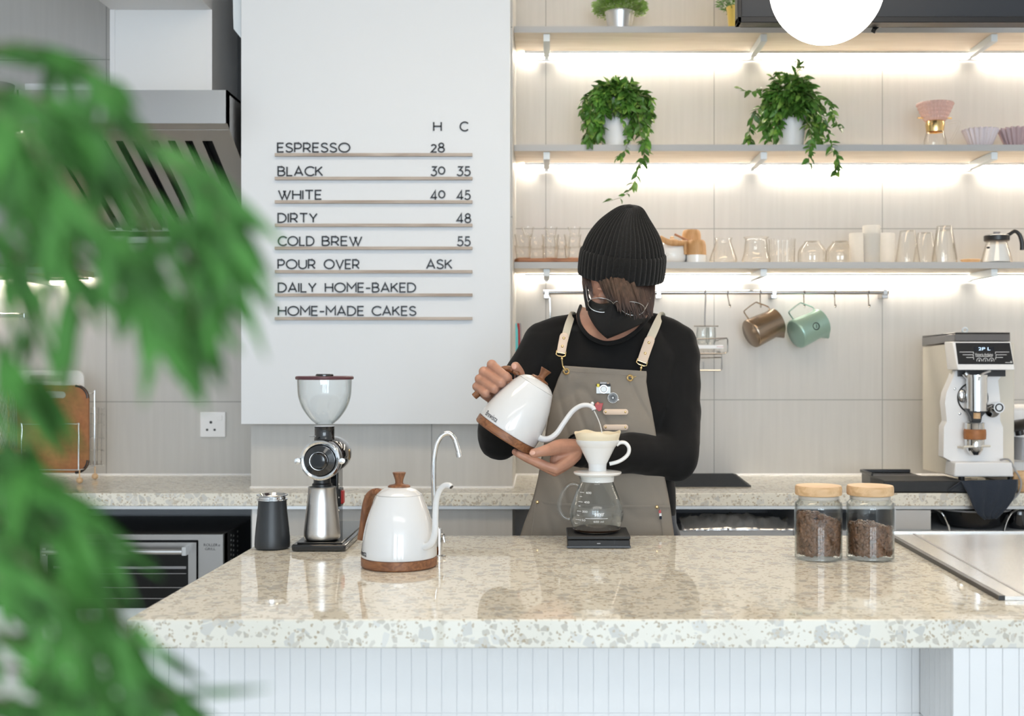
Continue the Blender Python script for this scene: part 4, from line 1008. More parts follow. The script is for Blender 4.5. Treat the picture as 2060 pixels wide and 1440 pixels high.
# --- glasses
gl = thing('glasses_frame', '', '') if False else None
b = MB()
def lens(cx, cy, rx, ry, d, rot):
    out = []
    for k in range(28):
        g = 2*PI*k/28; x, y = rx*math.cos(g), ry*math.sin(g); y = y if y < 0 else y*.8
        out.append(at(cx+x*math.cos(rot)+y*math.sin(rot), cy-y*math.cos(rot)+x*math.sin(rot), d-.012*math.sin(g)+abs(x)/rx*.006))
    return out
l1, l2 = lens(1209,612,26,16,2.853,.12), lens(1273,619,24,15,2.853,.12)
b.tube(l1, .0008, 6, closed=True); b.tube(l2, .0008, 6, closed=True)
b.tube(catmull([at(1234,611,2.853), at(1241,606,2.846), at(1249,612,2.850)], 5), .0011, 6)
b.tube(catmull([at(1183,607,2.858), at(1180,590,2.90), at(1178,566,2.96)], 5), .0013, 6); b.tube(catmull([at(1297,622,2.858), at(1306,604,2.91), at(1311,585,2.97)], 5), .0013, 6)
gf = mesh_obj(b, 'glasses', M['steel'], per)
for l_ in (l1, l2):
    b = MB(); b.add(l_, [tuple(range(len(l_)))]); mesh_obj(b, 'lens', M['spectacle'], gf, solid=.0008)

# --- beanie
bn = MB()
BC = at(1252, 525, 2.985); BM = Matrix.Rotation(R(5), 3, 'Y') @ Matrix.Rotation(R(14), 3, 'X')
NR = 46; n = NR*8
def bring(z, rx, ry, amp, cx=0, cy=0, tw=0):
    out = []
    for k in range(n):
        g = 2*PI*k/n; m_ = 1+amp*(abs(math.cos(NR*g/2+tw))**.7*2-1)
        out.append(BC+BM @ Vector((cx+rx*m_*math.cos(g), cy+ry*m_*math.sin(g), z)))
    return out
dome = [(.018,.1020,.112),(.030,.1000,.110),(.045,.0955,.105),(.062,.0880,.097),(.080,.0775,.085),(.098,.0640,.070),(.114,.0500,.055),(.127,.0380,.042),(.136,.0270,.030),(.1405,.0150,.016),(.139,.003,.003)]
dc_ = catmull([(z, rx, ry) for z, rx, ry in dome], 3)
rings = []
for i, p in enumerate(dc_):
    fall = max(0, (p.x-.09)/.05); wob = .006*fall*0
    rings.append(bring(p.x, p.y, p.z, .030+.05*max(0, 1-p.y/.1), cx=.010*fall*fall))
bn.grid(rings, True); 
mesh_obj(bn, 'beanie', M['knit'], per, sharp=80)
bh = per.children[-1] if False else None
cu = MB(); prof = [(-.036,.0985,.1075),(-.041,.1025,.112),(-.040,.1060,.116),(-.030,.1080,.119),(-.010,.1085,.1195),(.010,.1080,.119),(.022,.1065,.117),(.026,.1035,.1145),(.022,.100,.110)]
cu.grid([bring(z, rx, ry, .017) for z, rx, ry in prof], True); mesh_obj(cu, 'beanie_cuff', M['knit'], per, sharp=80)
cap = MB(); cap.ell(BC+BM @ Vector((.004,-.012,.1365)), (.014,.016,.0075), BM); cap.ell(BC+BM @ Vector((.022,-.006,.131)), (.012,.02,.008), BM); mesh_obj(cap, 'beanie_crown_seam', M['knit'], per)

# --- apron
def torso_d(px, py):              # how deep the cloth lies at a pixel (front of the body)
    z = CZ-(py-VY)/F*2.95; x = (px-VX)/F*2.95-TX
    rx = .195 if z > 1.05 else .195+.05*(1.05-z)/.15; rx = max(rx, abs(x)*1.02+.001)
    return 3.065-.142*math.sqrt(max(0.02, 1-(abs(x)/rx)**2.6))
edges = [(735.5,1135,1300),(741,1133,1301),(760,1124,1300),(790,1113,1304),(830,1105,1312),(866,1099,1318),(885,1096,1321),(920,1090,1327),(955,1084,1336),(990,1076,1343),(1018,1068,1348),(1050,1056,1352),(1080,1046,1356),(1130,1036,1362),(1240,1028,1368)]
ap = MB(); rows_ = []
NRW = 84
for i in range(NRW+1):
    t_ = i/NRW; py = 735.5+(1240-735.5)*t_**1.15
    for (a0, l0, r0), (a1, l1, r1) in zip(edges, edges[1:]):
        if a0 <= py <= a1+.01: w_ = (py-a0)/(a1-a0); xl = l0+(l1-l0)*w_; xr = r0+(r1-r0)*w_; break
    row = []
    for k in range(61):
        u = k/60; px = xl+(xr-xl)*u; yy_ = py+u*11*max(0, 1-(py-735)/90)
        cr = noise.noise(Vector((px*.011+yy_*.0045, yy_*.0085-px*.003, 2.5))); c2 = noise.noise(Vector((px*.02-yy_*.008, yy_*.006, 7.5)))
        f_ = (.0060*(1-min(1, abs(cr)*3.2))**2+.0045*(1-min(1, abs(c2)*3.5))**2)*min(1, max(0, (py-738)/40))
        row.append(at(px, yy_, torso_d(px, py)+f_))
    rows_.append(row)
ap.grid(rows_); apo = mesh_obj(ap, 'apron', M['apron'], per, solid=.0022, sharp=80)
def aprs(px, py, off=.004): return at(px, py, torso_d(px, py)-off)
def band(pts, w, m, name, par, off=.004, th=.0012):        # cloth strip following the apron
    b = MB(); L = []; 
    P = [aprs(x, y, off) for x, y in pts]
    b.tube(catmull(P, 4), w, 8, ratio=.12, up=(0,1,0)); return mesh_obj(b, name, m, par)
band([(1138,745),(1180,748),(1220,751),(1260,754),(1296,757)], .0012, M['apron'], 'hem_stitch', apo)
band([(1074,1009),(1130,1014),(1200,1017),(1270,1018),(1348,1018)], .0035, M['apron'], 'pocket_hem', apo)
band([(1077,1012),(1074,1040),(1068,1080)], .0012, M['apron'], 'pocket_seam', apo); band([(1329,1022),(1331,1050),(1334,1080)], .0012, M['apron'], 'pocket_seam', apo)
for px, py in ((1081,1010),(1321.5,1020)):
    b = MB(); c = aprs(px, py, .006); b.ell(c, (.0042,.002,.0042), nu=16, nv=8); mesh_obj(b, 'rivet', M['gold'], apo)
for px, py, m_ in ((1327.5,1029,'red'),(1328.5,1035.5,'paint'),(1329,1041,'cloth_navy')):
    b = MB(); c = aprs(px, py, .006); b.box(c.x-.0028,c.x+.0028,c.y-.0005,c.y+.001,c.z-.0038,c.z+.0038); mesh_obj(b, 'tag', M[m_], apo)
for py in (828.5, 859.5):
    b = MB(); P = [aprs(px, py, .0055) for px in (1219,1230,1240,1250,1258)]; loop = []
    b.tube(P, .0072, 14, ratio=.22, up=(0,1,0)); b.ell(P[0], (.0072,.0018,.0072)); b.ell(P[-1], (.0072,.0018,.0072)); lt = mesh_obj(b, 'leather_tab', M['leather'], apo)
    for px in (1218.5, 1258):
        b = MB(); b.ell(aprs(px, py, .0075), (.0026,.0014,.0026), nu=12, nv=6); mesh_obj(b, 'rivet', M['gold'], lt)
# grommets
for px, py in ((1139,747),(1267.5,760)):
    b = MB(); c = aprs(px, py, .0045); b.ring(c, (0,1,0), .0062, .0026, 20, 8); g_ = mesh_obj(b, 'grommet', M['gold'], apo)
    b = MB(); b.ell(c+Vector((0,.0005,0)), (.005,.001,.005), nu=14, nv=6); mesh_obj(b, 'grommet_hole', M['black'], g_)
# straps
def strap(pts, wd, tabs, clip):
    P = [at(x, y, d) for x, y, d in pts]; b = MB(); C_ = catmull(P, 5); b.tube(C_, wd, 10, ratio=.10, up=(0,1,.25)); s_ = mesh_obj(b, 'strap', M['webbing'], per)
    T = [at(x, y, d) for x, y, d in tabs]; b = MB(); b.tube(T, wd*1.12, 12, ratio=.16, up=(0,1,.15)); b.ell(T[0], (wd*1.1,.0022,wd*.9)); tb = mesh_obj(b, 'leather_end', M['leather'], s_)
    for t in (.12, .62):
        b = MB(); b.ell(T[0].lerp(T[-1], t)+Vector((0,-.0028,0)), (.0035,.0018,.0035), nu=14, nv=6); mesh_obj(b, 'rivet', M['gold'], tb)
    Q_ = [at(x, y, d) for x, y, d in clip]
    b = MB(); u = (T[-1]-T[0]).normalized(); w_ = Vector((0,1,0)).cross(u).normalized(); e = T[-1]
    b.tube([e-w_*wd*1.15-u*.004, e-w_*wd*1.15+u*.007, e-w_*wd*.6+u*.0095, e+w_*wd*.6+u*.0095, e+w_*wd*1.15+u*.007, e+w_*wd*1.15-u*.004], .0014, 8); b.tube([e-w_*wd-u*-.001, e+w_*wd+u*.001], .001, 6)
    b.tube(catmull(Q_, 5), .0019, 8); b.ell(Q_[0].lerp(Q_[1], .5), (.0032,.0028,.004)); mesh_obj(b, 'clip', M['gold'], s_)
strap([(1153,643,3.12),(1151,631,3.06),(1149,638,3.01),(1143,655,2.975),(1135,685,2.942)], .0098, [(1135,676,2.942),(1131,697,2.936),(1129,709,2.934)], [(1130,716,2.932),(1131,727,2.930),(1133,738,2.926),(1139,746,2.921)])
strap([(1330,647,3.13),(1330,634,3.07),(1325,644,3.02),(1316,664,2.98),(1304,690,2.952)], .0112, [(1307,684,2.950),(1299,706,2.942),(1292,727,2.936)], [(1291,733,2.934),(1288,747,2.930),(1279,757,2.926),(1268,759,2.920)])
# pins on the bib
cp = aprs(1213.5, 781, .006)
def pbox(c, x0, x1, z0, z1, t, m_, name, par, bev=.001):
    k = 2.93/F; b = MB(); b.box(c.x+x0*k, c.x+x1*k, c.y-t, c.y+.001, c.z+z0*k, c.z+z1*k); return mesh_obj(b, name, M[m_], par, bevel=bev)
pn = pbox(cp, -14, 14.5, -10.5, 9, .003, 'bracket', 'camera_pin', apo)
k_ = 2.93/F
pbox(cp, -14, 14.5, 3.5, 9.2, .0036, 'black_matt', 'pin_top', pn); pbox(cp, -7, 7, 8.5, 13, .0034, 'grey_plastic', 'pin_prism', pn); pbox(cp, -13, -7.5, 2.5, 9, .0042, 'yellow', 'pin_dial', pn); pbox(cp, 8, 11, 9, 11.5, .0034, 'leather', 'pin_button', pn)
for r_, t, m_ in ((8.6,.0045,'silver'),(6.8,.0056,'grey_plastic'),(5.2,.0064,'bracket')):
    b = MB(); b.tube([cp+Vector((.8*k_,.001,-1.5*k_)), cp+Vector((.8*k_,-t,-1.5*k_))], r_*k_, 24); mesh_obj(b, 'pin_lens', M[m_], pn)
cq = aprs(1233, 800, .0055)
b = MB(); b.tube([cq+Vector((0,.001,0)), cq+Vector((0,-.002,0))], 10.5*k_, 28); pn = mesh_obj(b, 'cup_pin', M['paint'], apo)
for r_, w_ in ((8.8,.7),(6.6,.9),(3.6,1.6)):
    b = MB(); b.ring(cq+Vector((0,-.0022,0)), (0,1,0), r_*k_, w_*k_, 28, 6); mesh_obj(b, 'pin_ring', M['black'], pn)
b = MB(); b.ell(cq+Vector((9.5*k_,-.001,-4*k_)), (3*k_,.0012,1.8*k_)); mesh_obj(b, 'pin_handle', M['paint'], pn)
cr_ = aprs(1203.5, 817, .006)
b = MB(); q = [(-7,-4),(-6.5,5),(-1,9),(4,6),(10,6.5),(8,0),(6.5,-8),(1,-10.5),(-3,-7)]
b.prism([cr_+Vector((x*k_,-.0015,z*k_)) for x, z in q], (0,.003,0)); pn = mesh_obj(b, 'red_pin', M['red'], apo, bevel=.0006)
b = MB(); b.prism([cr_+Vector((x*k_,-.0022,z*k_)) for x, z in ((-3,6.5),(0,8.5),(1.5,4),(-2,3))], (0,.002,0)); mesh_obj(b, 'pin_mark', mat('orange_enamel', (.55,.13,.03), .35), pn)
b = MB(); b.ell(cr_+Vector((-12*k_,0,4.5*k_)), (3.8*k_,.003,4.6*k_)); mesh_obj(b, 'white_pin', M['paint'], apo)
M['rail'] = mat('polished_steel_rail', (.46,.45,.44), .16, 1)
# ---------------------------------------------------------------- globe lamp and hanging screen
gd = 2.5; g0 = at(1663, -26, gd); gr = 114/F*gd
t = thing('globe_pendant', 'glowing round opal glass pendant lamp hanging over the bar', 'lamp', (g0.x, gd, 2.6))
b = MB(); b.ell(g0, gr, nu=48, nv=32); mesh_obj(b, 'globe', M['globe'], t, sharp=80)
b = MB(); b.tube([g0+Vector((0,0,gr-.008)), g0+Vector((0,0,gr+.03))], .022, 20); mesh_obj(b, 'collar', M['black'], t)
b = MB(); b.tube([g0+Vector((0,0,gr+.03)), (g0.x, gd, 3.0)], .004, 8); mesh_obj(b, 'cord', M['black'], t)
hdv = 3.35
t = thing('hanging_screen', 'dark hanging display with black frame behind the globe lamp', 'screen', at(1780, 0, hdv))
a, c = at(1484, 45, hdv), at(2110, 43, hdv)
zt = a.z+.42
b = MB(); b.box(a.x+.02, c.x, hdv+.03, hdv+.10, a.z+.012, zt); mesh_obj(b, 'housing', M['black_matt'], t, bevel=.004)
b = MB(); b.box(a.x, c.x, hdv, hdv+.05, a.z, a.z+.017); b.box(a.x, a.x+.012, hdv, hdv+.05, a.z, zt); b.box(a.x, c.x, hdv, hdv+.05, zt-.017, zt); mesh_obj(b, 'frame', M['black'], t, bevel=.002)
b = MB(); b.box(a.x+.012, c.x, hdv+.022, hdv+.03, a.z+.017, zt-.017); mesh_obj(b, 'panel', M['navy_panel'], t)
b = MB(); q = at(1757, 62, hdv+.06); e = at(1800, 43, hdv+.12); b.tube([q, e+Vector((0,0,.03))], .009, 4, up=(0,0,1)); mesh_obj(b, 'arm', M['black'], t)
b = MB(); b.tube([((a.x+c.x)/2, hdv+.08, zt-.05), ((a.x+c.x)/2, hdv+.08, 3.0)], .02, 12); mesh_obj(b, 'ceiling_pole', M['black'], t)

# ---------------------------------------------------------------- cups and glasses on the lowest shelf
def shelf_at(px, d, z): p = at(px, 0, d); return Vector((p.x, d, z+.0006))
def glass_thing(name, label, cat, prof, m, loc, group=None, n=32, fn=None, th=.0013, part='body', lower=True):
    t = thing(name, label, cat, (0,0,0), group)
    oc = prof; inn = [(max(r-th, .0), max(z, .004)) for r, z in prof[::-1] if r > .004]+[(0,.004)]
    if prof[0][0] > 0: oc = [(0, prof[0][1])]+prof
    b = MB(); b.lathe(oc+inn, n, fn=fn); mesh_obj(b, part, m, t, sharp=50); t.location = loc
    return t
tz = Z3
# wooden serving tray with the small tumblers
ty0, ty1 = YS+.01, YS+.19
ta, tc_ = at(1035, 0, ty0), at(1172, 0, ty0)
b = MB(); hgt = .0135; b.prism([Vector((x, y, tz+.0006)) for x, y in ((ta.x+.012,ty0),(tc_.x,ty0),(tc_.x,ty1),(ta.x+.004,ty1),(ta.x,ty1-.02),(ta.x,ty0+.02))], (0,0,hgt))
solo(b, 'serving_tray', M['acacia'], 'reddish wooden serving tray under the small glasses', 'tray', bevel=.004)
sz_ = tz+.0006+hgt
k = 4.06/F
cupp = [(13.5*k,0),(14.5*k,.002),(17*k,22*k),(18*k,27*k)]
g0_ = glass_thing('small_tumbler', 'small clear tumbler, bottom of the stack nearest the pillar', 'glass', cupp, M['glass_soft'], (0,0,0), 'small tumblers on the tray')
lab = {0: 'the stack nearest the pillar', 1: 'the middle stack of the front row', 2: 'the stack beside the beanie'}
for i, px in enumerate((1052.5, 1107, 1152)):
    for j in range(2):
        loc = shelf_at(px, 4.07, sz_+j*22*k)
        if i == j == 0: g0_.location = loc; g0_['label'] = 'small clear tumbler on the tray, bottom one of '+lab[0]
        else: dup(g0_, loc, 'small clear tumbler on the tray, %s of %s' % (('bottom one','second one')[j], lab[i]))
for i, px in enumerate((1079, 1131)):
    for j in range(2): dup(g0_, shelf_at(px, 4.135, sz_+j*22*k), 'small clear tumbler in the back row of the tray, %s of the %s pair' % (('lower','upper')[j], ('left','right')[i]))
cr0 = None
for i, px in enumerate((1062, 1109, 1156)):
    pr = [(9*k,0),(9.5*k,.001),(10.5*k,10*k),(12.5*k,19*k),(12.5*k,20*k)]
    loc = shelf_at(px, 4.10, sz_+46*k)
    lb = 'tiny clear glass pitcher stacked on top of '+lab[i]
    if not cr0:
        cr0 = glass_thing('small_glass_pitcher', lb, 'pitcher', pr, M['glass_soft'], loc, 'tiny pitchers above the tumblers', fn=lambda r, z, a: r*(1+.35*max(0, z/(20*k)-.5)*math.exp(-((a-PI)/.3)**2)))
    else: dup(cr0, loc, lb)
# white teapot with wooden handle, wooden cups
d = 4.10; k = d/F
c = shelf_at(1352, d, tz)
t = thing('teapot', 'white teapot with pale wooden handle partly hidden by the beanie', 'teapot', c)
pr = [(0,0),(20*k,0),(26*k,4*k),(29*k,14*k),(27*k,30*k),(21*k,42*k),(12*k,46*k),(0,46*k)]
b = MB(); b.lathe([(p.x,p.y) for p in catmull([(r_,z_,0) for r_,z_ in pr],3)], 40, o=c); mesh_obj(b, 'body', M['ceramic'], t, sharp=60)
b = MB(); b.lathe([(0,44*k),(13*k,44*k),(12*k,48*k),(4*k,50*k),(4*k,54*k),(0,56*k)], 24, o=c); mesh_obj(b, 'lid', M['beech'], t)
b = MB(); b.tube(catmull([at(1328,478,d-.04), at(1345,487,d-.06), at(1362,489,d-.05), at(1384,488,d-.02)], 5), [.009,.010,.010,.009], 12, ratio=.6, up=(0,1,0)); b.tube([at(1378,486,d-.03), at(1379,512,d-.03)], .006, 10); mesh_obj(b, 'handle', M['oak_cup'], t)
b = MB(); b.tube([at(1357,471,d-.02), at(1384,484,d-.02)], .004, 10); mesh_obj(b, 'lid_strap', M['acacia'], t)
b = text_mb('Sho', .01, .0002); kx = 14*k/b.w
for i, v in enumerate(b.v):
    x = v.x*kx-8*k; z = 16*k+v.y*kx; r_ = 29.1*k; b.v[i] = c+Vector((x, -math.sqrt(max(r_*r_-x*x, 0))-.0003, z))
mesh_obj(b, 'lettering', M['frosted'], t)
d = 4.08; k = d/F
def woodcup(loc, label, flip=False):
    t = thing('wood_cup', label, 'cup', (0,0,0), 'wood and white cups')
    pr = [(19.5*k,0),(20*k,16*k)]; b = MB(); b.lathe([(0,0)]+pr+[(18.5*k,16*k),(18*k,3*k),(0,3*k)], 40); mesh_obj(b, 'glazed_rim', M['ceramic'], t)
    pr = [(20*k,16*k),(19*k,36*k),(17.5*k,43*k),(15*k,46*k)]; b = MB(); b.lathe(pr+[(0,46*k),], 40); mesh_obj(b, 'wooden_bottom', M['oak_cup'], t); t.location = loc; return t
w1 = woodcup(shelf_at(1401, d, tz), 'upturned wood and white cup, lower one of the pair beside the teapot')
dup(w1, shelf_at(1391, d+.05, tz+24*k), 'upturned wood and white cup, the higher one behind, beside the teapot', sc=1.0)
b = MB(); b.lathe([(0,0),(17*k,0),(18*k,2*k),(18*k,24*k),(0,24*k)], 32, o=shelf_at(1391, d+.05, tz)); solo(b, 'upturned_bowl', M['ceramic'], 'white upturned cup carrying the higher wood cup', 'cup')
# clear servers and beakers
d = 4.12; k = d/F
sp_ = [(22*k,0),(27*k,5*k),(28*k,9*k),(23*k,25*k),(17*k,42*k),(16.5*k,48*k),(18.5*k,53*k)]
sp_ = [(p.x, p.y) for p in catmull([(a, z, 0) for a, z in sp_], 3)]
glass_thing('glass_carafe', 'conical glass carafe right beside the wood cups', 'carafe', sp_, M['glass_soft'], shelf_at(1455, d, tz))
bk_ = [(24*k,0),(28*k,5*k),(29*k,9*k),(25*k,22*k),(23*k,40*k),(22*k,50*k),(26*k,54*k)]
glass_thing('glass_carafe', 'wide glass carafe, second from the wood cups', 'carafe', [(p.x, p.y) for p in catmull([(a, z, 0) for a, z in bk_], 3)], M['glass_soft'], shelf_at(1521, d, tz))
rb_ = [(23*k,0),(25*k,2*k),(26*k,45*k),(27*k,50*k)]
glass_thing('ribbed_beaker', 'ribbed clear beaker between carafes and upturned glass bowls', 'beaker', rb_, M['glass_soft'], shelf_at(1573, d, tz), n=96, fn=lambda r, z, a: r*(1+.03*math.cos(24*a)))
ub = [(26*k,0),(28*k,2*k),(29*k,14*k),(28*k,25*k),(24*k,34*k),(16*k,42*k),(15*k,46*k),(0,44*k)]
ub_ = [(p.x, p.y) for p in catmull([(a, z, 0) for a, z in ub], 2)]
def upglass(name, label, prof, loc, m='glass_soft', group=None, n=36, fn=None):
    t = thing(name, label, 'glass', (0,0,0), group); b = MB()
    b.lathe(prof+[(max(r-.0014,0), z-.002) for r, z in prof[::-1]], n, fn=fn); mesh_obj(b, 'body', M[m], t, sharp=50); t.location = loc; return t
u1 = upglass('upturned_glass', 'left of two upturned faceted glass bowls', ub_, shelf_at(1634, d, tz), group='upturned glass bowls', n=48, fn=lambda r, z, a: r*(1+.025*math.cos(12*a)))
dup(u1, shelf_at(1690, d, tz), 'right of two upturned faceted glass bowls, beside the frosted tumblers')
# frosted stacked tumblers
ft = [(15.5*k,0),(16*k,1*k),(17.5*k,58*k),(16.5*k,60*k),(0,59*k)]
f0 = upglass('frosted_tumbler', 'upturned frosted tumbler, left end of its row', ft, shelf_at(1726, 4.09, tz), 'frosted', 'frosted tumblers', n=32)
dup(f0, shelf_at(1753, 4.07, tz), 'upturned frosted tumbler, front centre of its row, carrying another', None)
dup(f0, shelf_at(1753, 4.07, tz+14*k), 'topmost frosted tumbler, stacked in the centre of its row')
dup(f0, shelf_at(1782, 4.09, tz), 'upturned frosted tumbler, right end of its row')
dup(f0, shelf_at(1738, 4.17, tz+2*k), 'frosted tumbler standing behind the left end of its row')
dup(f0, shelf_at(1770, 4.17, tz+2*k), 'frosted tumbler standing behind the right end of its row')
# tall upturned stacked glasses
tg = [(25*k,0),(25*k,1*k),(16*k,62*k),(15*k,66*k),(0,65*k)]
q1 = upglass('tall_glass', 'tall upturned glass just right of the frosted tumblers', tg, shelf_at(1826, 4.10, tz), group='tall upturned glasses')
dup(q1, shelf_at(1861, 4.17, tz), 'tall upturned glass standing behind between the two front ones')
dup(q1, shelf_at(1900, 4.08, tz), 'tall upturned glass, rightmost of the front row, carrying another')
dup(q1, shelf_at(1900, 4.08, tz+8*k), 'tall upturned glass stacked over the rightmost one')
# small dish and glass dripper beside press pot
b = MB(); b.lathe([(0,0),(14*k,0),(20*k,9*k),(19*k,9.5*k),(13*k,1.5*k),(0,1.5*k)], 32, o=shelf_at(1952, 4.12, tz)); solo(b, 'small_dish', M['beech'], 'small pale dish between tall glasses and the black lidded pot', 'dish')
# lidded pot
d = 4.06; k = d/F; c = shelf_at(2005, d, tz)
t = thing('lidded_pot', 'white glass pot with black lid and curved black handle', 'pot', c)
pr = [(0,0),(29*k,0),(31*k,2*k),(27*k,18*k),(22*k,36*k),(20*k,44*k),(0,44*k)]
b = MB(); b.lathe(pr[1:]+[(r-.0015,z) for r, z in pr[-2:0:-1]], 40, o=c); mesh_obj(b, 'vessel', M['glass_soft'], t)
b = MB(); b.lathe([(0,.002),(26*k,.002),(22*k,18*k),(18*k,36*k),(0,37*k)], 32, o=c); mesh_obj(b, 'liner', M['paint'], t)
b = MB(); b.lathe([(0,43*k),(23*k,43*k),(25*k,45*k),(25*k,54*k),(22*k,56*k),(0,56*k)], 40, o=c); lid = mesh_obj(b, 'lid', M['black'], t)
b = MB(); b.lathe([(0,56*k),(6*k,56*k),(7*k,62*k),(0,63*k)], 20, o=c); mesh_obj(b, 'lid_knob', M['grey_plastic'], lid)
b = MB(); b.tube(catmull([at(2020,479,d), at(2032,470,d), at(2042,465,d), at(2051,472,d), at(2056,488,d), at(2056,503,d)], 5), [5*k,4*k,4*k,4.4*k,4.6*k,4.4*k], 12); mesh_obj(b, 'handle', M['black'], t)
b = MB(); b.ell(at(2024, 473, d-.024), (2.6*k,.003,2.6*k)); mesh_obj(b, 'red_dot', mat('red_dot', (.75,.03,.02), .4), t)
b = MB(); b.ell(at(1988, 498, d-.042), (3.5*k,.003,2.2*k)); mesh_obj(b, 'printed_mark', M['black'], t)

# ---------------------------------------------------------------- middle shelf: drippers
d = 4.13; k = d/F; c = shelf_at(1881, d, Z2)
t = thing('glass_pour_over_stand', 'clear glass coffee server with a handle, standing on the middle shelf', 'coffee server', c)
pr = [(20*k,0),(23*k,2*k),(22*k,20*k),(17*k,38*k),(16*k,42*k)]
b = MB(); b.lathe([(0,0)]+pr+[(r-.0014,max(z,.003)) for r, z in pr[::-1]]+[(0,.003)], 36, o=c); mesh_obj(b, 'vessel', M['glass_soft'], t)
b = MB(); b.tube(catmull([at(1898,250,d), at(1915,246,d), at(1930,246,d), at(1925,262,d), at(1912,286,d)], 5), 2.6*k, 10); mesh_obj(b, 'handle', M['glass_soft'], t)
t2 = thing('lattice_dripper', 'pink latticed dripper in a brass holder on the glass server', 'dripper', c+Vector((0,0,38*k)))
b = MB(); b.lathe([(15*k,38*k),(17*k,36*k),(19*k,52*k),(17.5*k,58*k),(15*k,57*k),(15*k,38*k)], 36, o=c); b.tube([at(1846,237,d), at(1865,238,d)], 3*k, 10, ratio=.5); b.tube([at(1897,237,d), at(1914,238,d)], 3*k, 10, ratio=.5); mesh_obj(b, 'brass_holder', M['gold'], t2)
b = MB(); n = 56
def lat(r, z, a): return r*(1+.03*math.sin(14*a+z/k*.45)*math.sin(14*a-z/k*.45)*2)
rows_ = []
for i in range(25):
    f = i/24; z = (58+36*f)*k; r_ = (19+17*f**.8)*k; rows_.append([c+Vector((lat(r_, z, a)*math.cos(a), lat(r_, z, a)*math.sin(a), z)) for a in [2*PI*j/168 for j in range(168)]])
b.grid(rows_, True); mesh_obj(b, 'cone', M['pinkglass'], t2, solid=.0015, sharp=80)
def origami(px, label, m, w1, w0, h, d):
    k = d/F; c = shelf_at(px, d, Z2); b = MB(); N_ = 20; rows_ = []
    for i in range(9):
        f = i/8; z = h*f*k+.001; r_ = (w0+(w1-w0)*f**.85)*k; amp = .035+.035*f
        rows_.append([c+Vector((r_*(1+amp*math.cos(N_*a))*math.cos(a), r_*(1+amp*math.cos(N_*a))*math.sin(a), z+(.0012*math.cos(N_*a) if i == 8 else 0))) for a in [2*PI*j/200 for j in range(200)]])
    b.grid(rows_, True); b.f.append(tuple(range(200))); solo(b, 'origami_dripper', M[m], label, 'dripper', 'pleated drippers', solid=.002, sharp=70)
origami(1972, 'pale lilac pleated ceramic dripper beside the pink latticed one', 'lilac', 34, 18, 37, 4.10)
origami(2046, 'mauve pleated ceramic dripper at the right edge of the middle shelf', 'mauve', 36, 20, 38, 4.10)

# ---------------------------------------------------------------- hanging rail with hooks, pitchers, rack
RD = DW-.055; rz = at(0, 588, RD).z
t = thing('hanging_rail', 'long chrome utensil rail mounted on the tiled wall', 'rail', at(1440, 588, RD))
ra, rc = at(1093, 0, RD), at(1787, 0, RD)
b = MB(); b.tube([(ra.x, RD, rz), (rc.x, RD, rz)], .0078, 16); mesh_obj(b, 'tube', M['rail'], t)
for px in (1100, 1325, 1557, 1780):
    x = at(px, 0, RD).x; b = MB(); b.box(x-.011, x+.011, RD-.003, DW-.001, rz-.022, rz+.003); b.box(x-.008, x+.008, RD-.010, RD+.006, rz-.010, rz+.010); mesh_obj(b, 'mount', M['rail'], t, bevel=.002)
def hook(px, lean, label):
    x = at(px, 0, RD).x; z = rz; s = .6/560*1.0
    pts = [(0,-.011,-.006),(0,-.012,.004),(0,-.004,.0115),(0,.008,.008),(.0,.011,-.004),(lean*.4,.006,-.02),(lean,.0,-.045),(lean*1.1,-.006,-.053),(lean*1.15,-.014,-.052),(lean*1.1,-.018,-.044)]
    b = MB(); b.tube(catmull([Vector((x+p[0], RD+p[1], z+p[2])) for p in pts], 4), .0021, 8)
    return solo(b, 's_hook', M['rail'], label, 'hook', 'S-hooks on the rail')
hook(1464, .006, 'empty S-hook just right of the wire rack')
hook(1530, -.001, 'S-hook carrying the bronze pitcher')
hook(1618, -.001, 'S-hook carrying the green pitcher')
hook(1680, -.001, 'empty S-hook next to the green pitcher')
hook(1748, -.001, 'empty S-hook, last on the rail')
# slender spatula hanging at the left end, and a rod behind the shoulder
b = MB(); b.tube(catmull([at(1105,592,RD-.01), at(1106,600,RD-.014), at(1107,640,RD-.01), at(1104,690,RD-.005)], 5), [.002,.003,.003,.003], 8); solo(b, 'bar_spoon', M['chrome'], 'thin metal bar spoon hanging from the left end of the rail', 'spoon')
def pitcher(px, py, m, label, emb):
    t = thing('milk_pitcher', label, 'pitcher', (0,0,0), 'milk pitchers on the rail')
    k = (RD-.03)/F
    pr = [(0,0),(27*k,0),(29.5*k,2*k),(30*k,6*k),(29*k,30*k),(27.5*k,50*k),(28.5*k,66*k)]
    fn = lambda r, z, a: r*(1+.28*max(0, (z/(66*k)-.72)/.28)**1.5*math.exp(-((a-PI)/.28)**2))
    b = MB(); b.lathe(pr+[(r-.0012, max(z,.003)) for r, z in pr[:0:-1]]+[(0,.003)], 48, fn=fn); mesh_obj(b, 'body', m, t, sharp=60)
    b = MB(); b.tube(catmull([(28*k,0,60*k),(34*k,0,62*k),(50*k,0,44*k),(53*k,0,38*k),(48*k,0,10*k),(43*k,0,7*k),(29*k,0,10*k)], 3), .0042, 10, ratio=.5, up=(1,0,0)); mesh_obj(b, 'handle', m, t)
    if emb:
        b = MB(); b.ring((0,29.2*k,34*k), (0,1,0), 7*k, .8*k, 28, 6); b.tube([(3*k,29.2*k,36*k), (-3*k,29.2*k,33*k)], .6*k, 6); mesh_obj(b, 'emblem', M['tumbler'], t)
    t.location = at(px, py, RD-.03)
    # handle up, spout down to the right
    t.rotation_euler = (R(-14), R(62), R(-22)); return t
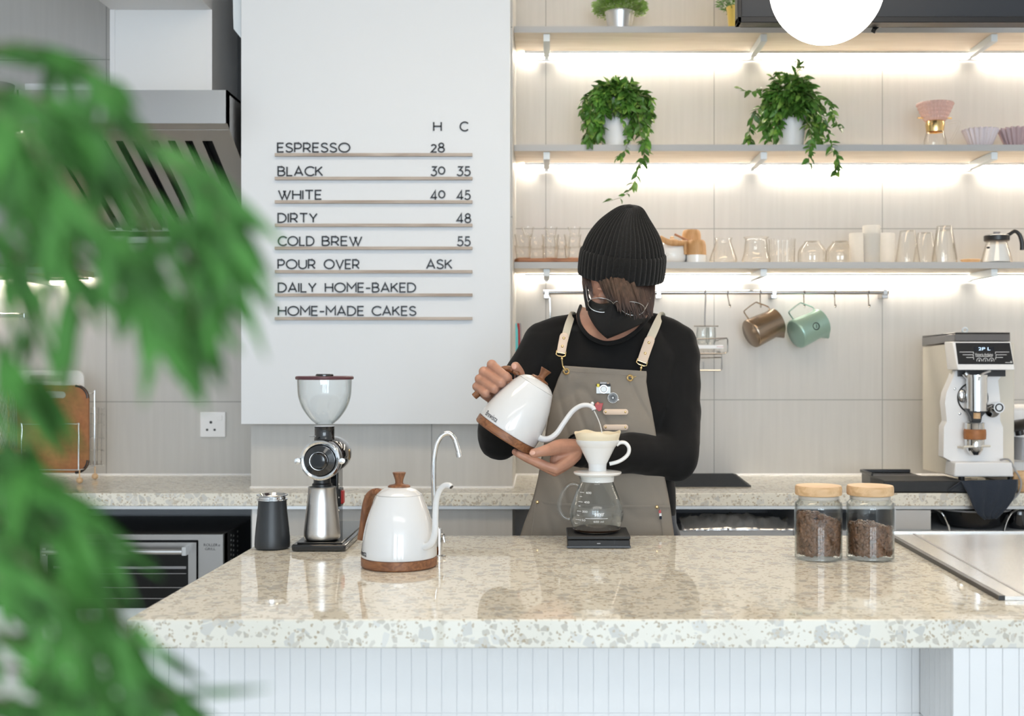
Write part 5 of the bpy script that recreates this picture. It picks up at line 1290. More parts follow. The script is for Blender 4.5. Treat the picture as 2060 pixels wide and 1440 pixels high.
def place_pitcher(t, cx, cy, m3, h):
    t.rotation_euler = m3.to_euler(); k = (RD-.03)/F
    t.location = at(cx, cy, RD-.03)-m3 @ Vector((0,0,h*k))
# axis of the cup points right-up in the photo; its handle side points up
ax = Vector((.80, -.48, .34)).normalized(); up_ = Vector((-.35, 0, 1)); up_ = (up_-ax*up_.dot(ax)).normalized(); rt = ax.cross(up_)
m3 = Matrix((up_, rt, ax)).transposed().to_3x3()
for px, py, m, lb, e in ((1537, 659, M['bronze'], 'bronze steel milk pitcher hanging from the rail', 0), (1627, 660, M['green_metal'], 'mint green milk pitcher with round emblem hanging from the rail', 1)):
    t = pitcher(px, py, m, lb, e); ax2 = Vector((.80, .30, .36)).normalized(); u2 = Vector((-.36, .0, 1)); u2 = (u2-ax2*u2.dot(ax2)).normalized(); r2 = ax2.cross(u2)
    m3 = Matrix((u2, -r2 if False else ax2.cross(u2), ax2)).transposed().to_3x3()
    # keep a right handed frame: x = up_, y = ax x up_, z = ax
    place_pitcher(t, px, py, Matrix((u2, ax2.cross(u2), ax2)).transposed().to_3x3(), 34)
# wire rack with small glass things
d = DW-.07
t = thing('wire_rack', 'small white wire rack hanging from the rail beside the shoulder', 'rack', at(1432, 745, d))
b = MB()
b.tube(catmull([at(1419,583,RD-.01), at(1419.5,600,RD-.012), at(1418,630,d), at(1418,655,d)], 3), .003, 8)
for y in (656, 0):
    if y: b.tube([at(1396,y,d), at(1445,y,d)], .0022, 8)
loop = [at(1400,682,d-.09), at(1461,680,d-.09), at(1464,683,d-.09), at(1464,707,d-.09), at(1458,711,d-.09), at(1400,711,d-.09)]
b.tube(loop, .0026, 8); b.tube([at(1438,686,d), at(1462,680,d-.09)], .0026, 8); b.tube([at(1438,709,d), at(1462,709,d-.09)], .0022, 8)
for q in range(5): b.tube([at(1404+q*12,709,d-.09), at(1406+q*9,706,d)], .0016, 6)
b.tube([at(1405,712,d-.085), at(1452,712,d-.085), at(1452,742,d-.085), at(1449,745,d-.085), at(1405,745,d-.085)], .003, 8)
b.tube([at(1410,720,d-.05), at(1450,719,d-.085)], .0024, 8); b.tube([at(1415,727,d-.05), at(1415,742,d-.05)], .002, 8)
mesh_obj(b, 'frame', M['rail'], t)
b = MB(); a_, c_ = at(1403,694,d-.088), at(1455,701,d-.088); b.box(a_.x, c_.x, d-.088, d-.005, c_.z, a_.z); mesh_obj(b, 'tray', M['plastic_white'], t)
b = MB(); a_, c_ = at(1442,696,d-.0895), at(1455,699,d-.0895); b.box(a_.x, c_.x, d-.0895, d-.088, c_.z, a_.z); mesh_obj(b, 'pink_label', M['pinkglass'], t)
for i, (px, w) in enumerate(((1414,13),(1430,10))):
    k = d/F; c = at(px, 693, d-.045-.02*i); pr = [(w*.7*k,0),(w*k,8*k),(w*k,22*k),(w*.9*k,34*k)]
    b = MB(); b.lathe([(0,0)]+pr+[(r-.001,max(z,.002)) for r, z in pr[::-1]]+[(0,.002)], 40, o=c, fn=lambda r, z, a: r*(1+.05*math.cos(10*a)*math.sin(z*500)))
    solo(b, 'cut_glass', M['glass'], ('cut glass tumbler on the wire rack, nearest the shoulder', 'smaller cut glass on the wire rack')[i], 'glass', 'cut glasses on the rack')
# spatulas between the pillar and the shoulder
for i, (px, m, w, lb) in enumerate(((1037,'cyan',4.5,'turquoise silicone spatula hanging beside the pillar'),(1042.5,'red',3,'dark red silicone spatula beside the turquoise one'),(1046,'grey_plastic',2.5,'grey utensil hanging behind the red spatula'))):
    d = DW-.03-.012*(2-i); b = MB(); b.tube(catmull([at(px,650,d), at(px+.5,664,d), at(px+1,700,d), at(px-.5,722,d)], 4), [.0035, w/560, w/560, w/560*.7], 10, ratio=.3, up=(0,1,0)); solo(b, 'spatula', M[m], lb, 'spatula', 'hanging spatulas')

# ---------------------------------------------------------------- right back worktop: mat, knock box, espresso grinder
b = MB(); zt = TOP+.0006
def bt(px, py): dd = on_top(py); p = at(px, py, dd); return Vector((p.x, dd, zt))
q = [bt(1300,979.5), bt(1511,979.5), bt(1470,947.5), bt(1300,947.5)]; b.prism(q, (0,0,.004))
for i in range(22):
    y = q[0].y+(q[2].y-q[0].y)*(i+.5)/22; x1 = q[1].x+(q[2].x-q[1].x)*(i+.5)/22-.01; b.box(q[0].x+.01, x1, y-.003, y+.003, zt+.004, zt+.0065)
solo(b, 'bar_mat', M['black_matt'], 'black ribbed rubber mat on the back worktop', 'mat')
d0 = YB+.01
t = thing('knock_drawer', 'flat black drawer box on the back worktop before the white grinder', 'box', at(1860, 1003, d0+.1))
a_, c_ = at(1778,0,d0), at(1938,0,d0); zt2 = at(0,967,d0).z
b = MB(); b.box(a_.x, c_.x, d0, d0+.16, TOP+.001-.0, zt2); 
mesh_obj(b, 'body', M['black_matt'], t, bevel=.004)
b = MB(); b.box(a_.x+.01, at(1890,0,d0).x, d0+.165, d0+.30, TOP+.001, TOP+.035); b.box(a_.x+.005, a_.x+.012, d0+.165, d0+.30, TOP+.035, TOP+.046); b.box(a_.x+.005, at(1890,0,d0).x, d0+.295, d0+.302, TOP+.035, TOP+.046); mesh_obj(b, 'tray', M['black'], t, bevel=.002)
# espresso grinder
GD2 = 3.80; k = GD2/F
G = lambda px, py, d=GD2: at(px, py, d)
t = thing('espresso_grinder', 'white espresso grinder with black display panel and cream side on the back worktop', 'coffee grinder', Vector((G(1950,0).x, GD2+.1, TOP)))
def cut(poly, d, th, m, name, par, bevel=.003):
    b = MB(); b.prism([at(x, y, d) for x, y in poly], (0, th, 0)); return mesh_obj(b, name, M[m], par, bevel=bevel)
zfoot = TOP+.002
b = MB(); a_ = G(1925,0); 
# cream side case: runs back from the white front
fx = at(1930,0,GD2+.02).x; bx = fx
pts = [(at(1925,958,GD2+.01)), (at(1913,690,GD2+.01))]
side = [Vector((at(1928,0,GD2+.02).x, GD2+.02, at(0,955,GD2+.02).z)), Vector((at(1928,0,GD2+.02).x, GD2+.02, at(0,692,GD2+.02).z))]
bk0 = DW-.10
xb = at(1856,0,bk0).x
b.prism([Vector((xb, bk0, at(0,944,bk0).z)), Vector((xb, bk0, at(0,698,bk0).z)), Vector((at(1915,0,GD2+.02).x, GD2+.02, at(0,690,GD2+.02).z)), Vector((at(1915,0,GD2+.02).x, GD2+.02, at(0,957,GD2+.02).z))], (.20,0,0))
mesh_obj(b, 'case', M['cream'], t, bevel=.003)
cut([(1920,957),(1918,930),(1898,919),(1899,858),(1905,848),(1901,810),(1904,790),(1918,758),(1922,745),(2024,745),(2008,765),(2012,800),(2012,845),(2018,860),(2018,925),(2036,932),(2040,958)], GD2+.0, .05, 'plastic_white', 'front_plate', t, bevel=0)
b = MB(); b.prism([at(1919,959,GD2-.05), at(2040,959,GD2-.05), at(2036,930,GD2-.05), at(1922,930,GD2-.05)], (0,.09,0)); mesh_obj(b, 'foot', M['plastic_white'], t, bevel=.004)
b = MB()
for px in (1930, 2028): b.tube([Vector((at(px,0,GD2).x, GD2-.02, TOP+.0006)), Vector((at(px,0,GD2).x, GD2-.02, at(0,957,GD2).z))], .01, 12)
mesh_obj(b, 'rubber_foot', M['black'], t)
# hopper roof
b = MB(); b.prism([at(1856,0,bk0), at(1920,0,GD2-.03), at(2032,0,GD2-.03), at(2030,0,bk0)], (0,0,0)); b = MB()
def quadbox(z0a, z0b, z1a, z1b, m, name, par):
    b = MB(); P = [(1855,bk0),(1921,GD2-.04),(2032,GD2-.04),(2026,bk0)]
    lo = [Vector((at(px,0,d).x, d, at(0,za,d).z)) for (px, d), za in zip(P, (z0a,z0b,z0b,z0a))]; hi = [Vector((at(px,0,d).x, d, at(0,za,d).z)) for (px, d), za in zip(P, (z1a,z1b,z1b,z1a))]
    b.add(lo+hi, [(0,1,2,3),(4,5,6,7),(0,1,5,4),(1,2,6,5),(2,3,7,6),(3,0,4,7)]); return mesh_obj(b, name, M[m], par, bevel=.002)
quadbox(696, 686, 678, 671.5, 'smoke', 'bean_hopper', t); quadbox(678, 671.5, 675.5, 668.5, 'black', 'hopper_lid', t)
b = MB(); b.ring(at(1941,664,GD2+.05), (0,1,.3), .008, .003, 16, 8); mesh_obj(b, 'lid_ring', M['bracket'], t)
# slanted head with the display
def hp_(px, py): # plane tilting toward the viewer at the bottom
    f = (py-688)/55; return at(px, py, GD2-.04-.03*f)
b = MB(); b.add([hp_(1916,687), hp_(2033,687), hp_(2042,744), hp_(1927,744)]+[hp_(1916,687)+Vector((0,.08,0)), hp_(2033,687)+Vector((0,.08,0)), hp_(2042,744)+Vector((0,.10,0)), hp_(1927,744)+Vector((0,.10,0))], [(0,1,2,3),(4,5,6,7),(0,1,5,4),(1,2,6,5),(2,3,7,6),(3,0,4,7)])
head = mesh_obj(b, 'head', M['plastic_white'], t, bevel=.003)
pn = MB(); of = Vector((0,-.0012,0)); pn.add([hp_(1922,689.5)+of, hp_(2031,689.5)+of, hp_(2038.5,732.5)+of, hp_(1927.5,732.5)+of]+[hp_(1922,689.5), hp_(2031,689.5), hp_(2038.5,732.5), hp_(1927.5,732.5)], [(0,1,2,3),(4,5,6,7),(0,1,5,4),(1,2,6,5),(2,3,7,6),(3,0,4,7)]); dpn = mesh_obj(pn, 'display_panel', M['black'], head)
def onp(mb, px, py, w, h, off=.0016):
    mb.add([hp_(px-w/2,py-h/2)-Vector((0,off,0)), hp_(px+w/2,py-h/2)-Vector((0,off,0)), hp_(px+w/2,py+h/2)-Vector((0,off,0)), hp_(px-w/2,py+h/2)-Vector((0,off,0))], [(0,1,2,3)])
b = MB(); onp(b, 1979, 701.5, 40, 8); mesh_obj(b, 'lcd', M['screen'], dpn)
def ptxt(s, px, py, w, h, m, name, off=.0020):
    b = text_mb(s, .01, 0); kx, ky = w/b.w, h/b.h; b.v = [hp_(px+v.x*kx, py-v.y*ky)-Vector((0,off,0)) for v in b.v]; mesh_obj(b, name, M[m], dpn)
ptxt('2P L', 1980, 701.5, 24, 6, 'lcd', 'lcd_digits')
ptxt('Victoria Arduino', 1979, 713, 36, 6, 'paint', 'lettering')
b = MB(); onp(b, 1979, 717, 34, .8); 
for px, py in ((1944,708),(1947,713.5),(1951,719)):
    w = 28-(py-708)*1.2; onp(b, px, py, w, .9); onp(b, px+w/2, py+2, .9, 4)
for px, py in ((2016,708),(2014,713.5),(2010,719)):
    w = 28-(py-708)*1.2; onp(b, px, py, w, .9); onp(b, px-w/2, py+2, .9, 4)
onp(b, 2029, 729, 14, .8)
mesh_obj(b, 'printed_lines', M['paint'], dpn)
for px in (1969.5, 1982, 1994.5):
    b = MB(); b.ring(hp_(px, 725)-Vector((0,.0016,0)), (0,1,0), 4.8*k, .5*k, 20, 6); bt_ = mesh_obj(b, 'button', M['paint'], dpn)
ptxt('1', 1969.5, 725, 2, 4, 'paint', 'button_mark'); ptxt('2', 1982, 725, 3, 4, 'paint', 'button_mark'); ptxt('»', 1994.5, 725, 4, 4, 'paint', 'button_mark'); ptxt('B', 2034, 728, 3.5, 4, 'paint', 'panel_badge')
# burr chamber, spout, portafilter
b = MB(); c = G(1965, 790, GD2-.035); b.tube([c+Vector((0,0,32*k)), c-Vector((0,0,36*k))], 20*k, 32); mesh_obj(b, 'grind_chamber', M['chrome'], t)
b = MB(); b.tube([c+Vector((0,0,36*k)), c+Vector((0,0,31*k))], 21.5*k, 32); b.tube([G(1940,750,GD2-.03), G(1950,760,GD2-.03)], 6*k, 10); b.tube(catmull([G(1968,766,GD2-.072), G(1974,754,GD2-.072), G(1992,746,GD2-.06)], 5), 2.2*k, 10); mesh_obj(b, 'chamber_cap', M['chrome'], t)
b = MB(); b.ring(G(1957,800,GD2-.002), (0,1,0), 30*k, 1.6*k, 36, 8); b.box(G(1926,0,GD2).x, G(2020,0,GD2).x, GD2-.012, GD2+.004, G(0,757,GD2).z, G(0,744,GD2).z); mesh_obj(b, 'face_ring', M['black'], t)  # black box stands in for the shaded gap under the head
b = MB(); b.ell(G(1936,796,GD2-.002), (9*k,.008,14*k)); b.ell(G(1921,782,GD2-.001), (2.6*k,.002,2.6*k)); b.ell(G(1931,832,GD2-.001), (2.6*k,.002,2.6*k)); b.ell(G(1990,832,GD2-.001), (2.6*k,.002,2.6*k)); mesh_obj(b, 'side_cap', M['chrome'], t)
b = MB(); b.prism([G(x,y,GD2-.05) for x,y in ((1945,822),(1990,822),(1976,838),(1974,850),(1956,850),(1954,838))], (0,.03,0)); mesh_obj(b, 'chute', M['black'], t, bevel=.002)
b = MB(); b.tube([G(1965,830,GD2-.050), G(1965,842,GD2-.050)], 7*k, 14); mesh_obj(b, 'chute_band', M['beech'], t)
b = MB(); cc = G(2003, 819, GD2-.01); b.tube([cc, cc+Vector((0,-.03,.0))], 11*k, 28); b.tube([G(2000,822,GD2), G(1996,826,GD2-.02)], 14*k, 24); kn = mesh_obj(b, 'adjust_knob', M['chrome'], t)
b = MB(); b.ring(cc+Vector((0,-.031,0)), (0,1,0), 7*k, 1.2*k, 20, 6); mesh_obj(b, 'knob_ring', M['black'], kn)
b = MB(); a_, c_ = G(1906,867,GD2+.016), G(1921,885,GD2+.016); b.box(a_.x, c_.x, GD2+.012, GD2+.022, c_.z, a_.z); sw = mesh_obj(b, 'power_switch', M['black'], t)
b = MB(); b.ell(G(1914,878,GD2+.012), (3*k,.002,2.4*k)); mesh_obj(b, 'switch_light', M['red'], sw)
t2 = thing('dosing_cup', 'steel dosing cup with brown leather sleeve in the white grinder', 'cup', G(1961, 915, GD2-.03))
c = G(1961, 850, GD2-.03)
b = MB(); b.lathe([(0,-66*k),(10*k,-64*k),(16*k,-54*k),(17*k,-48*k),(19*k,-47*k),(19*k,-2*k),(20*k,0),(18*k,0),(17*k,-44*k),(0,-46*k)], 40, o=c); mesh_obj(b, 'body', M['chrome'], t2)
b = MB(); b.lathe([(19.4*k,-13*k),(21*k,-14*k),(21.5*k,-22*k),(21*k,-32*k),(19.4*k,-33*k)], 40, o=c); mesh_obj(b, 'leather_sleeve', M['fibre'], t2, solid=.0008)
b = MB(); b.tube([G(1938,899,GD2-.055), G(1992,897,GD2-.055)], .0035, 8); b.box(G(1938,0,GD2-.055).x, G(1942,0,GD2-.055).x, GD2-.055, GD2+.02, G(0,901,GD2).z, G(0,897,GD2).z); mesh_obj(b, 'fork', M['cream'], t)
# machine fragments at the right edge
t = thing('espresso_machine', 'edge of an espresso machine cut by the right side of the picture', 'espresso machine', at(2090, 960, 3.9))
b = MB(); b.box(at(2020,0,3.95).x, 1.72, 3.95, DW-.02, at(0,930,3.95).z, at(0,820,3.95).z); mesh_obj(b, 'body', M['plastic_white'], t, bevel=.01)
b = MB(); b.box(at(2030,0,3.96).x, 1.70, 3.97, DW-.03, TOP+.002, at(0,925,3.95).z); mesh_obj(b, 'base', M['plastic_white'], t, bevel=.004)
b = MB(); b.tube([at(2040,858,3.90), at(2075,850,3.78)], .018, 16); b.ell(at(2038,857,3.91), (.014,.014,.018)); b.tube([at(2046,845,3.9), at(2052,875,3.9)], .014, 14); mesh_obj(b, 'group_handle', M['black'], t)
b = MB(); b.tube([at(2058,880,3.93), at(2054,925,3.93)], .03, 20); mesh_obj(b, 'drip_column', M['grey_plastic'], t)
b = MB(); b.tube(catmull([at(2012,925,3.78), at(2030,925,3.76), at(2042,945,3.75), at(2054,968,3.72), at(2050,990,3.70), at(2036,1006,3.69)], 6), .003, 8); solo(b, 'power_cord', M['grey_plastic'], 'grey cord looping down beside the navy towel', 'cord')
b = MB(); b.lathe([(0,0),(.034,0),(.038,.01),(.038,.05),(.03,.062),(0,.064)], 28, o=Vector((at(2062,0,3.76).x, 3.76, TOP+.001))); solo(b, 'sugar_tin', M['beech'], 'pale round tin at the right edge of the back worktop', 'tin')
# navy towel under the grinder, hanging over the worktop edge
tw = MB(); rows_ = []
prof_ = [(930,958,3.90),(1,1,1)]
cols = 22
top_ = [(1885,957,3.80,2046,957,3.80),(1905,960,3.72,2046,958,3.725),(1932,968,3.690,2047,965,3.690),(1941,985,3.684,2044,985,3.684),(1950,1003,3.682,2036,1005,3.682),(1957,1020,3.682,2024,1021,3.682),(1966,1034,3.682,2010,1036,3.682),(1978,1044,3.682,2003,1042,3.682)]
for i, (xa, ya, da, xb_, yb_, db_) in enumerate(top_):
    row = []
    for j in range(cols+1):
        u = j/cols; p = at(xa, ya, da).lerp(at(xb_, yb_, db_), u)
        w = .0 if i == 0 else .006*min(1, i/3); p += Vector((0, -.004-abs(w*math.sin(u*11+i*.5)), 0)); 
        if i < 2: p.z = max(p.z, TOP+.0035); p.z = TOP+.0035+.004*abs(math.sin(u*9+1))
        row.append(p)
    rows_.append(row)
tw.grid(rows_); solo(tw, 'towel', M['cloth_navy'], 'dark navy towel hanging over the worktop edge below the white grinder', 'towel', solid=.005, sharp=80)
# under the worktop on the right: bag, pan, bottle
b = MB(); random.seed(3); rows_ = []
for i in range(13):
    row = []; f = i/12
    for j in range(41):
        u = j/40; x = at(1368,0,3.80).x+u*(at(1598,0,3.80).x-at(1368,0,3.80).x); prof2 = math.sin(PI*f); hh = .026+.016*math.sin(PI*min(1,u*1.1))+.010*noise.noise(Vector((u*14, f*3, 1)))
        z = zr+.001+hh*prof2+.010*prof2*noise.noise(Vector((u*26, f*6, 4))); y = 3.745+.16*f+.01*noise.noise(Vector((u*20, f*4, 9))); row.append(Vector((x, y, max(z, zr+.001))))
    rows_.append(row)
b.grid(rows_); solo(b, 'plastic_bag', M['bag'], 'crumpled clear plastic bag on the dark shelf under the worktop', 'bag', sharp=20, solid=.001)
d = 3.80; k = d/F; c = Vector((at(1965,0,d).x, d+.05, zr+.001)); hz_ = at(0,1024,d).z-c.z
t = thing('frying_pan', 'black cooking pot with thin wire handles under the worktop', 'pot', c)
b = MB(); b.lathe([(0,0),(40*k,0),(58*k,.006),(74*k,hz_),(71*k,hz_),(56*k,.012),(0,.010)], 40, o=c); mesh_obj(b, 'bowl', M['black_gloss'], t)
b = MB(); b.lathe([(74*k,hz_),(78*k,hz_-.003),(78*k,hz_+.002),(73*k,hz_+.003),(74*k,hz_)], 40, o=c); mesh_obj(b, 'rim', M['grey_plastic'], t)
for s_ in (-1, 1):
    b = MB(); b.tube(catmull([at(1965+s_*85,1024,d-.03), at(1965+s_*70,1032,d-.05), at(1965+s_*58,1055,d-.06), at(1965+s_*52,1082,d-.06)], 5), .0032, 8); mesh_obj(b, 'handle', M['chrome'], t)
b = MB(); c = Vector((at(2052,0,3.79).x, 3.80, zr+.001)); b.lathe([(0,0),(.03,0),(.032,.004),(.032,.06),(.02,.085),(.011,.095),(.011,.11),(0,.11)], 28, o=c); solo(b, 'bottle', M['black_gloss'], 'dark bottle under the worktop at the right edge', 'bottle')

# ---------------------------------------------------------------- left worktop: board rack, baskets
LD = 4.02; L_ = lambda x, y, d=LD: at(x, y, d)
def rboard(x0, y0, x1, y1, d, lean, m, name, label, hole, r=16):
    k = d/F; a = at(x0, y0, d); c = at(x1, y1, d); b = MB()
    loop = rr(a.x, c.x, c.z, a.z, d, r*k, 5); lean_ = [p+Vector((0, (p.z-c.z)*lean, 0)) for p in loop]
    hx0, hy0, hx1, hy1 = hole; ha = at(hx0, hy0, d); hc = at(hx1, hy1, d); hl = [p+Vector((0, (p.z-c.z)*lean, 0)) for p in rr(ha.x, hc.x, hc.z, ha.z, d, (hy1-hy0)/2*k*.98, 5)]
    n = len(lean_); th = Vector((0,.010,0))
    vs = lean_+hl+[p+th for p in lean_]+[p+th for p in hl]; fs = []
    for i in range(n):
        j = (i+1) % n
        fs += [(i,j,n+j,n+i), (2*n+i,3*n+i,3*n+j,2*n+j), (i,2*n+i,2*n+j,j), (n+i,n+j,3*n+j,3*n+i)]
    b.add(vs, fs); return b, lean_
b, _ = rboard(22, 745, 172, 938, 4.08, -.0, 'white_hdpe', '', '', (62, 755, 132, 767)); 
for v in b.v: v.x += (v.z-1.0)*-.02
solo(b, 'cutting_board', M['white_hdpe'], 'white plastic cutting board standing at the back of the rack', 'cutting board', 'cutting boards in the rack')
b, lp = rboard(35, 775, 178, 951, 4.03, 0, 'fibre', '', '', (86, 787, 132, 801), 26)
t = thing('cutting_board', 'brown fibre cutting board with black corners standing in the rack', 'cutting board', at(106, 951, 4.03), 'cutting boards in the rack')
mesh_obj(b, 'board', M['fibre'], t)
k = 4.03/F
for cx, cy, a0 in ((61,801,90),(152,801,0),(152,925,270)):
    b = MB(); b.tube([at(cx, cy, 4.035)+Vector((24.5*k*math.cos(R(a0+90*i/8)), 0, 24.5*k*math.sin(R(a0+90*i/8)))) for i in range(9)], .0062, 8); mesh_obj(b, 'corner_grip', M['black'], t)
t = thing('board_rack', 'chrome wire rack with wooden ball feet holding cutting boards', 'rack', at(110, 962, 4.0))
for (x0, y0, x1, y1, d) in ((44,853,158,945,3.985),(92,791,190,938,4.12)):
    b = MB(); b.tube(catmull([at(x0,y1,d), at(x0,y0+6,d), at(x0+4,y0,d), at((x0+x1)/2,y0,d), at(x1-4,y0,d), at(x1,y0+6,d), at(x1,y1,d)], 3), .0024, 8); mesh_obj(b, 'hoop', M['chrome'], t)
b = MB()
for x in (44, 158): b.tube([at(x,945,3.985), at(x+32,938,4.12)], .0024, 8)
b.tube([at(44,945,3.985), at(158,945,3.985)], .0024, 8); b.tube([at(76,938,4.12), at(190,938,4.12)], .0024, 8); mesh_obj(b, 'base_frame', M['chrome'], t)
for px, d in ((160,3.985),(45,3.985),(191,4.12),(78,4.12)):
    b = MB(); x = at(px,0,d).x; b.ell((x, d, TOP+.0115), .0108, nu=16, nv=10); b.tube([(x,d,TOP+.02), (x,d,at(0,945,3.985).z)], .0024, 8); mesh_obj(b, 'ball_foot', M['beech'], t)
# cutlery basket behind
t = thing('utensil_basket', 'small chrome wire basket behind the cutting board rack', 'basket', at(195, 935, 4.20))
b = MB()
for y in (820, 832, 853, 880, 905, 934):
    d = 4.19; b.tube(catmull([at(172,y,d), at(204,y,d), at(209,y+2,d), at(209,y+2,4.26)], 2), .0018, 6)
for x in range(176, 210, 7): b.tube([at(x,820,4.19), at(x-(2 if x < 200 else 0),936,4.19)], .0018, 6)
mesh_obj(b, 'wire_body', M['chrome'], t)
# wire cage and wooden ring at the far left
t = thing('wire_canister', 'mesh wire canister with pale wooden base at the far left', 'canister', at(10, 930, 4.0))
b = MB(); c = at(-2, 0, 4.02); r_ = .052
z0_, z1_ = at(0,905,4.02).z, at(0,770,4.02).z
for i in range(24):
    a = 2*PI*i/24; b.tube([Vector((c.x+r_*math.cos(a+u*1.2), 4.02+r_*math.sin(a+u*1.2), z0_+(z1_-z0_)*u)) for u in [q/8 for q in range(9)]], .0011, 5)
    b.tube([Vector((c.x+r_*math.cos(a-u*1.2), 4.02+r_*math.sin(a-u*1.2), z0_+(z1_-z0_)*u)) for u in [q/8 for q in range(9)]], .0011, 5)
mesh_obj(b, 'mesh', M['chrome'], t)
b = MB(); b.lathe([(0,-.008),(.085,-.008),(.088,-.004),(.088,.004),(0,.004)], 40, o=(c.x-.0, 4.02, z0_-.004)); mesh_obj(b, 'wooden_base', M['beech'], t)
b = MB(); b.tube([(c.x,4.02,TOP+.001), (c.x,4.02,z0_-.01)], .03, 20); mesh_obj(b, 'stem', M['chrome'], t)
b = MB(); b.tube([at(16,754,4.06), at(18,768,4.06)], .012, 14); b.tube([at(17,766,4.06), at(17,905,4.06)], .004, 8); solo(b, 'wooden_spoon', M['beech'], 'wooden handled spoon standing in the wire canister', 'spoon')
# left shelf: gold box frame, wooden tray, rail
d = 4.06
t = thing('display_box', 'gold edged glass display box on the short left shelf', 'display box', at(70, 540, d))
a_, c_ = at(20,424,d), at(112,541,d)
b = MB()
for z in (a_.z, c_.z+.006):
    for y in (d, d+.12): b.tube([(a_.x,y,z), (c_.x,y,z)], .0035, 4)
for x in (a_.x, c_.x):
    for y in (d, d+.12): b.tube([(x,y,a_.z), (x,y,c_.z+.003)], .0045, 4)
mesh_obj(b, 'frame', M['gold'], t)
b = MB(); b.box(a_.x, c_.x, d+.12, d+.122, c_.z+.005, a_.z); mesh_obj(b, 'glass_back', M['glass_soft'], t)
b = MB(); a2_, c2_ = at(-40,516,4.10), at(72,540,4.10); b.box(a2_.x, c2_.x, 4.08, 4.22, ZL+.008, a2_.z); solo(b, 'wooden_box', M['acacia'], 'reddish wooden box standing on the short left shelf', 'box', bevel=.002)
b = MB(); b.tube([(at(-160,0,RD).x, RD, at(0,634,RD).z), (at(50,0,RD).x, RD, at(0,634,RD).z)], .0085, 14); x = at(44,0,RD).x; b.box(x-.01, x+.012, RD-.004, DW-.001, at(0,634,RD).z-.012, at(0,634,RD).z+.01); solo(b, 'hanging_rail', M['chrome'], 'short chrome rail on the wall at the far left', 'rail')
d = 4.10; k = d/F
b = MB(); c = Vector((at(-12,0,d).x, d, ZL2+.0006)); b.lathe([(0,0),(.05,0),(.066,.10),(.063,.10),(.048,.006),(0,.006)], 32, o=c); 
b.v = [v for v in b.v]; solo(b, 'metal_bucket', M['grey_plastic'], 'grey metal bucket on the upper left shelf', 'bucket')
b = MB(); c = at(0, 340, 3.98); c = Vector((at(-8,0,4.0).x, 4.02, ZL+.002)); b.lathe([(0,0),(.10,0),(.118,.02),(.120,.14),(.112,.25),(.10,.262),(0,.264)], 40, o=c); solo(b, 'lidded_tin', M['grey_plastic'], 'large dull grey tin on the short left shelf, behind leaves', 'tin')
